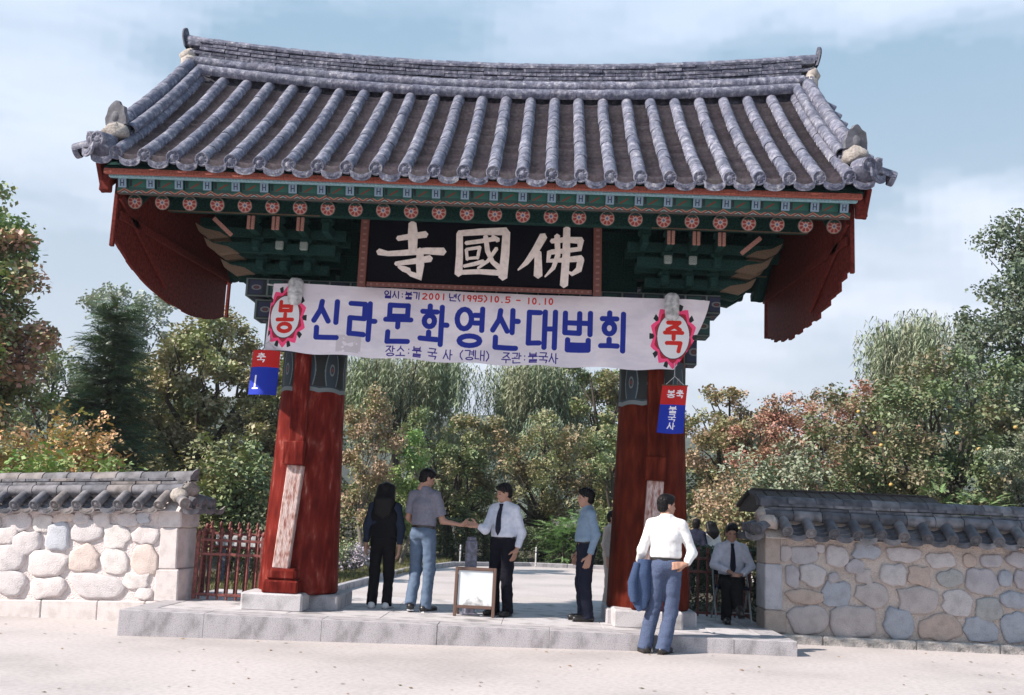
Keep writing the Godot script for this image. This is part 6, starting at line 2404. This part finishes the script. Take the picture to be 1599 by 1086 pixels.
# a broad-leaved tree: crown from y0 to y1 (above its foot), half width hw
func tree(called: String, label: String, cat: String, at: Vector3, y0: float, y1: float, hw: float, n: int, leaf: float, palette: Array, opts := {}) -> Node3D:
	var t := thing(called, label, cat, at, 0.0, opts.get("group", ""))
	var lobes := []
	var count: int = opts.get("lobes", 9)
	var mid := (y0 + y1) * 0.5
	var hh := (y1 - y0) * 0.5
	for k in count:
		var an := k * 2.399 + rng.randf()
		var f := (k + 0.5) / count
		var yy := lerpf(y0 + hh * 0.25, y1 - hh * 0.24, f)
		var wide := sqrt(maxf(0.05, 1.0 - pow((yy - mid) / hh, 2.0)))
		if opts.has("cone"):
			wide = 1.05 - f * 0.9
		var rr := hw * wide * rng.randf_range(0.3, 0.66)
		var lr := hw * rng.randf_range(0.42, 0.62) * (0.55 + 0.45 * wide)
		lobes.append([Vector3(cos(an) * rr, yy, sin(an) * rr), Vector3(lr, minf(lr, hh * 0.6) * rng.randf_range(0.65, 0.9), lr)])
	var g := Geo.new()
	var bark: Material = M[opts.get("bark", "bark")]
	var tr: float = opts.get("trunk", 0.035 * y1)
	var fork := Vector3(rng.randfn(0, 0.1), maxf(y0 * 0.9, y1 * 0.25), rng.randfn(0, 0.1))
	g.tube([Vector3(0, -0.15, 0), Vector3(0, 0.05, 0), fork * Vector3(0.4, 0.5, 0.4), fork], [tr * 1.5, tr * 1.15, tr, tr * 0.8], 10)
	for l in lobes:
		limb(g, fork + Vector3(0, rng.randf_range(-0.3, 0.1) * tr, 0), l[0], tr * 0.45, tr * 0.12)
		for q in 2:
			limb(g, l[0] * 0.75 + fork * 0.25, l[0] + Vector3(rng.randfn(), absf(rng.randfn()), rng.randfn()).normalized() * l[1] * 0.9, tr * 0.16, tr * 0.04)
	obj("trunk", g, bark, t)
	var tufts := []
	for l in lobes:
		for q in 6:
			var d := Vector3(rng.randfn(), rng.randfn() * 0.9 + 0.15, rng.randfn()).normalized()
			tufts.append([l[0] + d * l[1] * rng.randf_range(0.45, 0.95), l[1] * rng.randf_range(0.26, 0.46)])
	lobes = tufts
	crown(t, "crown", lobes, n, leaf, palette, opts.get("kind", "broad"), opts.get("shell", 0.42))
	return t

func willow(label: String, at: Vector3, y0: float, y1: float, hw: float, n: int, palette: Array, strand := 1.5) -> void:
	var t := thing("willow_tree", label, "willow tree", at)
	var g := Geo.new()
	var lobes := []
	var fork := Vector3(0, y1 * 0.45, 0)
	g.tube([Vector3(0, -0.1, 0), Vector3(0.1, y1 * 0.2, 0), fork], [0.28, 0.22, 0.18], 10)
	for k in 11:
		var an := k * 2.399
		var r := hw * sqrt((k + 0.4) / 11.0) * 0.85
		var top := Vector3(cos(an) * r, y1 - 0.35 * hw * pow(r / hw, 2.0) - rng.randf() * 0.5, sin(an) * r)
		limb(g, fork, top - Vector3(0, 0.3, 0), 0.09, 0.02)
		lobes.append([top - Vector3(0, (y1 - y0) * 0.1, 0), Vector3(hw * 0.42, (y1 - y0) * 0.14, hw * 0.42)])
	for k in 9:
		# lower curtains
		var an := k * 2.1
		lobes.append([Vector3(cos(an) * hw * 0.62, lerpf(y0 + strand, y1 - 1.0, rng.randf()), sin(an) * hw * 0.62), Vector3(hw * 0.4, (y1 - y0) * 0.16, hw * 0.4)])
	obj("trunk", g, M.bark, t)
	crown(t, "crown", lobes, n, strand, palette, "strand", 0.5)

func conifer(called: String, label: String, at: Vector3, y0: float, y1: float, hw: float, spray: float, palette: Array, tiers: int, droop: float, dens := 1.0) -> void:
	var t := thing(called, label, "conifer", at)
	var g := Geo.new()
	g.tube([Vector3(0, -0.1, 0), Vector3(0.05, y1 * 0.5, 0), Vector3(0, y1, 0)], [0.16, 0.09, 0.015], 9)
	var xf := []
	var cl := []
	for k in tiers:
		var f := (k + rng.randf() * 0.6) / tiers
		var y := lerpf(y0, y1 * 0.985, f)
		var reach := hw * pow(1.0 - f, 0.8) * rng.randf_range(0.65, 1.12) + 0.12
		for q in 4:
			var an := k * 2.4 + q * TAU / 4.0 + rng.randfn(0, 0.25)
			var ln := reach * rng.randf_range(0.7, 1.1)
			var d := Vector3(cos(an), 0, sin(an))
			var tip := Vector3(0, y, 0) + d * ln + Vector3(0, -droop * ln + rng.randfn(0, 0.06), 0)
			g.tube([Vector3(0, y, 0), Vector3(0, y, 0).lerp(tip, 0.5) + Vector3(0, 0.05 * ln, 0), tip], [0.028 * (1.1 - f), 0.016 * (1.1 - f) + 0.003, 0.004], 5)
			var m := int(ln / spray * 7.0 * dens) + 3
			for j in m:
				var s := (j + rng.randf()) / m
				var p := Vector3(0, y, 0).lerp(tip, 0.12 + 0.88 * s) + Vector3(0, 0.05 * ln * sin(s * PI), 0) + Vector3(rng.randfn(), rng.randfn() * 0.5, rng.randfn()) * spray * 0.25
				var out := (d.rotated(Vector3.UP, rng.randfn(0, 0.75)) + Vector3(0, rng.randf_range(-0.3, 0.35), 0)).normalized()
				var sz := spray * rng.randf_range(0.65, 1.2)
				xf.append(Transform3D((along(out) * Basis(Vector3.BACK, rng.randfn(0, 0.5))).scaled(Vector3(sz, sz, sz)), p))
				var c: Color = level(palette)[rng.randi() % palette.size()]
				var v := rng.randf_range(0.7, 1.3)
				cl.append(leaf_tint(c, v))
	obj("trunk", g, M.bark, t)
	tag_stuff(scatter("crown", leaf_mesh["needle%d" % (rng.randi() % 3)], M.leaf, xf, cl, t))

func shrub(called: String, label: String, cat: String, at: Vector3, size: Vector3, n: int, leaf: float, palette: Array, kind := "broad", group := "") -> Node3D:
	var t := thing(called, label, cat, at, 0.0, group)
	var lobes := []
	for k in 7:
		var an := k * 2.399
		var r := sqrt((k + 0.3) / 7.0) * 0.55
		lobes.append([Vector3(cos(an) * r * size.x, size.y * rng.randf_range(0.32, 0.6), sin(an) * r * size.z), size * Vector3(rng.randf_range(0.4, 0.55), rng.randf_range(0.32, 0.45), rng.randf_range(0.4, 0.55))])
	var g := Geo.new()
	for l in lobes:
		limb(g, Vector3(rng.randfn(0, 0.05), -0.05, rng.randfn(0, 0.05)), l[0], 0.03, 0.008)
	obj("stem", g, M.bark, t)
	crown(t, "foliage", lobes, n, leaf, palette, kind, 0.4)
	return t

func hedge(label: String, at: Vector3, size: Vector3, turn: float, n: int, leaf: float, palette: Array) -> void:
	var t := thing("hedge", label, "hedge", at, turn)
	var xf := []
	var cl := []
	for i in n:
		var q := Vector3(rng.randf_range(-0.5, 0.5), rng.randf_range(0.02, 1.0), rng.randf_range(-0.5, 0.5))
		# mostly near the clipped faces
		match rng.randi() % 4:
			0: q.y = 1.0 - absf(rng.randfn(0, 0.03))
			1: q.z = 0.5 - absf(rng.randfn(0, 0.06))
			2: q.x = (0.5 - absf(rng.randfn(0, 0.02))) * (1.0 if rng.randf() < 0.5 else -1.0)
		var p := q * size
		p += Vector3(0, 0.06 * wobble.get_noise_2d(p.x * 2.0, p.z * 2.0), 0.08 * wobble.get_noise_2d(p.x * 1.7, p.y * 2.0))
		var s := leaf * rng.randf_range(0.7, 1.3)
		xf.append(Transform3D((Basis(Vector3.UP, rng.randf() * TAU) * Basis(Vector3.RIGHT, rng.randfn(0, 0.6))).scaled(Vector3(s, s, s)), p))
		var c: Color = level(palette)[rng.randi() % palette.size()]
		var v := rng.randf_range(0.7, 1.3)
		cl.append(leaf_tint(c, v))
	var g := Geo.new()
	for k in int(size.x / 0.35) + 1:
		var x := -size.x * 0.5 + 0.35 * k + 0.05
		limb(g, Vector3(x, -0.05, 0), Vector3(x + rng.randfn(0, 0.1), size.y * 0.85, rng.randfn(0, 0.12)), 0.025, 0.008)
	obj("stem", g, M.bark, t)
	tag_stuff(scatter("foliage", leaf_mesh["broad%d" % (rng.randi() % 3)], M.leaf, xf, cl, t))

func vegetation() -> void:
	make_leaf_meshes()
	var dark := [Color(0.028, 0.046, 0.018), Color(0.038, 0.05, 0.02), Color(0.045, 0.055, 0.025)]
	var mid := [Color(0.06, 0.085, 0.032), Color(0.075, 0.088, 0.03), Color(0.1, 0.1, 0.036), Color(0.12, 0.1, 0.045)]
	var olive := [Color(0.085, 0.1, 0.042), Color(0.11, 0.11, 0.046), Color(0.145, 0.13, 0.06), Color(0.165, 0.132, 0.072)]
	var brown := [Color(0.085, 0.09, 0.036), Color(0.12, 0.095, 0.04), Color(0.15, 0.092, 0.05), Color(0.165, 0.11, 0.068)]
	var orange := [Color(0.12, 0.115, 0.03), Color(0.17, 0.11, 0.035), Color(0.26, 0.125, 0.045), Color(0.3, 0.19, 0.06)]
	var rust := [Color(0.085, 0.085, 0.036), Color(0.14, 0.07, 0.04), Color(0.18, 0.07, 0.048), Color(0.17, 0.09, 0.055)]
	var willowc := [Color(0.08, 0.105, 0.055), Color(0.09, 0.105, 0.055), Color(0.105, 0.108, 0.06)]
	var greyg := [Color(0.08, 0.1, 0.062), Color(0.1, 0.112, 0.072), Color(0.13, 0.13, 0.088)]
	var fresh := [Color(0.06, 0.12, 0.022), Color(0.08, 0.135, 0.027), Color(0.13, 0.165, 0.036)]
	var y := 0.15
	# --- left of the gate
	tree("maple_tree", "tall autumn maple at the far left with large green and russet leaves", "tree", Vector3(-12.1, y, -9.0), 1.8, 8.1, 1.95, 3900, 0.30, [Color(0.08, 0.115, 0.03), Color(0.11, 0.11, 0.042), Color(0.17, 0.085, 0.05), Color(0.18, 0.095, 0.07)], {"lobes": 12, "shell": 0.5})
	tree("maple_tree", "leafy green maple crown topping the far left trees", "tree", Vector3(-12.9, y, -10.0), 4.5, 8.9, 1.9, 2250, 0.31, [Color(0.04, 0.07, 0.02), Color(0.08, 0.11, 0.03), Color(0.14, 0.15, 0.05)])
	conifer("fir_tree", "dark green fir with drooping tiers rising behind the left wall", Vector3(-10.55, y, -13.0), 1.2, 6.6, 1.45, 0.6, [Color(0.02, 0.042, 0.022), Color(0.035, 0.06, 0.03), Color(0.06, 0.08, 0.035)], 34, 0.28, 1.5)
	tree("bare_tree", "thin grey green tree standing against the sky behind the dark fir", "tree", Vector3(-15.6, y, -26.0), 4.5, 10.2, 2.2, 1650, 0.34, [Color(0.07, 0.085, 0.065), Color(0.12, 0.135, 0.11), Color(0.17, 0.18, 0.15)], {"shell": 0.6, "lobes": 11, "trunk": 0.16})
	tree("bushy_tree", "large rounded olive tree left of the left pillar, reaching under the roof", "tree", Vector3(-9.2, y, -16.0), 0.8, 7.4, 2.5, 5400, 0.28, olive, {"lobes": 14, "shell": 0.45})
	tree("bushy_tree", "second olive tree touching the left pillar's outer side", "tree", Vector3(-6.7, y, -15.0), 0.6, 6.3, 1.7, 3300, 0.26, olive, {"lobes": 11})
	shrub("autumn_shrub", "orange autumn shrub behind the left wall's outer end", "shrub", Vector3(-10.6, y, -7.6), Vector3(1.6, 3.5, 1.3), 1300, 0.26, orange)
	shrub("autumn_shrub", "smaller orange and yellow shrub between the fir and the left wall", "shrub", Vector3(-8.9, y, -8.2), Vector3(1.2, 3.3, 1.2), 1000, 0.24, orange)
	shrub("green_shrub", "fresh green large leaved shrub just behind the middle of the left wall", "shrub", Vector3(-7.9, y, -4.6), Vector3(0.95, 2.65, 0.9), 700, 0.24, fresh)
	shrub("green_shrub", "yellow green shrub behind the left wall beside the large leaved one", "shrub", Vector3(-6.5, y, -4.4), Vector3(0.85, 2.45, 0.8), 620, 0.22, [Color(0.05, 0.075, 0.02), Color(0.11, 0.13, 0.03), Color(0.2, 0.19, 0.05)])
	shrub("round_shrub", "small round brownish clipped shrub peeping over the left wall's gate end", "shrub", Vector3(-5.85, y, -5.2), Vector3(0.5, 2.2, 0.5), 420, 0.13, brown)
	shrub("dark_shrub", "dark leafy shrub behind the red fence", "shrub", Vector3(-5.3, y, -7.0), Vector3(1.4, 2.9, 1.0), 1300, 0.22, mid)
	shrub("dark_shrub", "low dark shrub at the foot of the olive tree beside the red fence", "shrub", Vector3(-4.15, y, -6.4), Vector3(0.9, 1.5, 0.8), 800, 0.18, dark)
	shrub("flower_shrub", "low pale violet flowering shrub on the verge left of the woman", "shrub", Vector3(-3.35, y, -9.5), Vector3(0.75, 0.75, 0.6), 500, 0.13, [Color(0.05, 0.07, 0.03), Color(0.1, 0.1, 0.06), Color(0.26, 0.22, 0.3)])
	shrub("round_shrub", "round clipped shrub on the verge between the woman and the man in jeans", "shrub", Vector3(-3.05, y, -14.5), Vector3(0.6, 0.85, 0.6), 420, 0.14, olive)
	shrub("round_shrub", "wide low yellowish shrub by the path behind the woman", "shrub", Vector3(-4.3, y, -11.5), Vector3(0.9, 1.0, 0.7), 520, 0.15, olive)
	# --- seen through the gate
	willow("weeping willow left of centre behind the gate", Vector3(-5.0, y, -28.0), 2.8, 8.6, 2.9, 1500, willowc, 1.7)
	willow("weeping willow in the centre behind the gate, right of the sky gap", Vector3(0.5, y, -30.0), 2.8, 8.6, 2.5, 1400, willowc, 1.7)
	willow("small weeping willow low in the middle behind the ticket man", Vector3(1.0, y, -24.0), 2.2, 5.5, 0.95, 420, [Color(0.08, 0.11, 0.07), Color(0.14, 0.17, 0.11)], 1.2)
	tree("slender_tree", "slender brownish tree right beside the left pillar", "tree", Vector3(-3.4, y, -12.0), 0.5, 4.9, 0.95, 1650, 0.18, brown, {"lobes": 9, "trunk": 0.06, "bark": "bark_pale"})
	tree("slender_tree", "light green slender tree above the woman's and jeans man's heads", "tree", Vector3(-2.65, y, -13.2), 0.6, 3.8, 0.7, 975, 0.18, fresh, {"lobes": 8, "trunk": 0.05, "bark": "bark_pale"})
	tree("round_tree", "round olive tree behind the two men at the ticket post", "tree", Vector3(-1.9, y, -19.0), 0.3, 4.7, 1.75, 2850, 0.23, mid, {"lobes": 11})
	tree("round_tree", "broad brownish maple to the left of the blue shirted man", "tree", Vector3(1.0, y, -19.5), 0.3, 4.8, 2.1, 3450, 0.22, [Color(0.045, 0.055, 0.02), Color(0.09, 0.09, 0.035), Color(0.13, 0.11, 0.05), Color(0.17, 0.12, 0.06)], {"lobes": 12})
	tree("round_tree", "green tree at the right pillar's inner side", "tree", Vector3(3.4, y, -18.5), 0.4, 4.6, 1.6, 2250, 0.22, mid, {"lobes": 10})
	tree("dark_tree", "tall dark tree with yellow sprays beside the right pillar", "tree", Vector3(3.3, y, -26.0), 1.5, 8.0, 1.9, 2400, 0.30, mid, {"lobes": 10})
	shrub("pine_shrub", "bright green low pine cushion at the end of the path", "shrub", Vector3(1.75, y, -17.9), Vector3(1.2, 1.75, 0.7), 900, 0.3, [Color(0.04, 0.08, 0.02), Color(0.07, 0.13, 0.035), Color(0.1, 0.16, 0.05)], "needle")
	hedge("dark clipped hedge along the far end of the path", Vector3(2.2, y, -18.1), Vector3(5.4, 1.05, 0.7), 0.0, 2200, 0.16, dark)
	hedge("dark hedge behind the ticket post at the end of the path", Vector3(-1.9, y, -17.6), Vector3(2.6, 1.2, 0.7), 0.3, 1300, 0.16, dark)
	hedge("dark waist high hedge beside the seated man", Vector3(3.75, y, -2.75), Vector3(1.9, 1.06, 0.8), -0.28, 2400, 0.1, [Color(0.016, 0.03, 0.012), Color(0.03, 0.05, 0.018)])
	# --- right of the gate
	tree("autumn_tree", "olive and brown tree next to the right pillar's outer side", "tree", Vector3(6.9, y, -20.0), 0.8, 6.3, 1.75, 3150, 0.25, brown, {"lobes": 12})
	tree("cherry_tree", "rusty red cherry tree under the right end of the roof", "tree", Vector3(9.6, y, -17.0), 1.0, 5.7, 2.5, 4350, 0.23, rust, {"lobes": 14, "shell": 0.5})
	tree("cherry_tree", "smaller rust coloured cherry with bare twigs left of the larger one", "tree", Vector3(7.7, y, -17.8), 1.2, 5.6, 1.4, 1650, 0.21, rust, {"lobes": 9, "shell": 0.6})
	willow("pale weeping willow in the distance right of the roof", Vector3(15.6, y, -27.0), 4.0, 10.4, 2.3, 1500, [Color(0.085, 0.11, 0.065), Color(0.105, 0.12, 0.07), Color(0.12, 0.125, 0.08)], 1.9)
	tree("cedar_tree", "dense dark green evergreen filling the far right edge behind the fruit tree", "evergreen tree", Vector3(12.6, y, -11.0), 0.6, 9.9, 3.3, 9000, 0.24, [Color(0.04, 0.062, 0.036), Color(0.048, 0.06, 0.034), Color(0.044, 0.062, 0.042)], {"lobes": 24, "cone": 1, "trunk": 0.2})
	var ft := tree("persimmon_tree", "dark glossy persimmon tree dotted with yellow fruit above the right wall", "fruit tree", Vector3(9.2, y, -8.6), 0.8, 5.3, 2.3, 3600, 0.22, [Color(0.045, 0.07, 0.027), Color(0.055, 0.075, 0.028), Color(0.075, 0.082, 0.037), Color(0.11, 0.09, 0.048)], {"lobes": 14})
	var fr := Geo.new()
	fr.ball(Vector3.ZERO, Vector3(0.045, 0.04, 0.045), 8)
	var fm := fr.mesh()
	for k in 20:
		var an := rng.randf_range(0.0, PI)
		inst("fruit", fm, M.fruit, ft, Transform3D(Basis(), Vector3(cos(an) * rng.randf_range(1.2, 2.2), rng.randf_range(1.6, 4.1), sin(an) * rng.randf_range(1.3, 1.9))))
	shrub("grey_shrub", "grey green tall shrub behind the shelter roof", "shrub", Vector3(6.2, y, -10.0), Vector3(1.7, 3.6, 1.3), 1900, 0.22, greyg)
	shrub("grey_shrub", "yellow brown shrub between the right pillar and the shelter", "shrub", Vector3(4.9, y, -9.3), Vector3(1.0, 2.9, 0.9), 1000, 0.2, brown)
	shrub("pine_shrub", "bright green low pine peeping over the right wall", "shrub", Vector3(8.1, y, -4.6), Vector3(1.0, 2.45, 0.8), 900, 0.26, [Color(0.04, 0.09, 0.02), Color(0.07, 0.13, 0.03), Color(0.1, 0.15, 0.05)], "needle")
	tree("young_tree", "small grey leaved tree with a bare forked trunk at the right edge", "tree", Vector3(8.75, y, -3.6), 1.7, 3.3, 0.6, 630, 0.14, greyg, {"lobes": 7, "trunk": 0.06})
	hedge("long rough hedge low behind the left olive trees", Vector3(-11.0, y, -24.0), Vector3(17.0, 2.2, 1.2), 0.0, 5200, 0.3, mid)
	hedge("long rough hedge low behind the autumn trees right of the gate", Vector3(12.0, y, -24.0), Vector3(18.0, 2.4, 1.2), 0.0, 5200, 0.3, mid)
	# --- a few dry leaves blown over the sand and against the wall foot
	var lg := Geo.new()
	lg.face([Vector3(-0.5, 0, 0), Vector3(-0.1, 0.12, 0.28), Vector3(0.5, 0.05, 0), Vector3(-0.1, 0.02, -0.26)])
	var lx := []
	var lc := []
	for i in 150:
		var p := Vector3(rng.randf_range(-7.0, 7.5), 0, rng.randf_range(1.5, 5.5) if i % 3 else rng.randf_range(0.5, 1.6))
		if absf(p.x) < 4.2 and p.z < 1.5:
			continue
		p.y = ground_y(p.x, p.z) + 0.004
		var s := rng.randf_range(0.03, 0.06)
		lx.append(Transform3D(Basis(Vector3.UP, rng.randf() * TAU).scaled(Vector3(s, s, s)), p))
		lc.append(orange[rng.randi() % 4])
	tag(scatter("fallen_leaves", lg.mesh(), M.leaf, lx, lc, self), "scattered dry leaves on the pale sand before the gate", "leaves", "", "stuff")
	# --- farther off, closing the gaps between the trunks
	for q in [[-24.0, -38.0, 9.6, 4.2, "far dark tree behind the maple at the left edge"], [-17.5, -36.0, 6.8, 3.6, "far dark tree behind the dark fir"], [-10.8, -37.0, 8.6, 3.2, "far dark tree behind the large olive tree"], [-3.0, -38.0, 5.4, 3.2, "far dark tree between the two willows"], [5.5, -37.0, 7.4, 3.4, "far dark tree behind the right pillar"], [11.5, -37.0, 6.8, 3.4, "far dark tree behind the rusty cherry"], [18.0, -37.0, 8.0, 3.8, "far dark tree behind the pale willow"], [25.0, -34.0, 10.5, 4.4, "far dark tree behind the cedar"]]:
		tree("far_tree", q[4], "tree", Vector3(q[0], y, q[1]), 0.4, q[2], q[3], 2000, 0.45, mid, {"lobes": 12, "group": "far trees closing the view"})
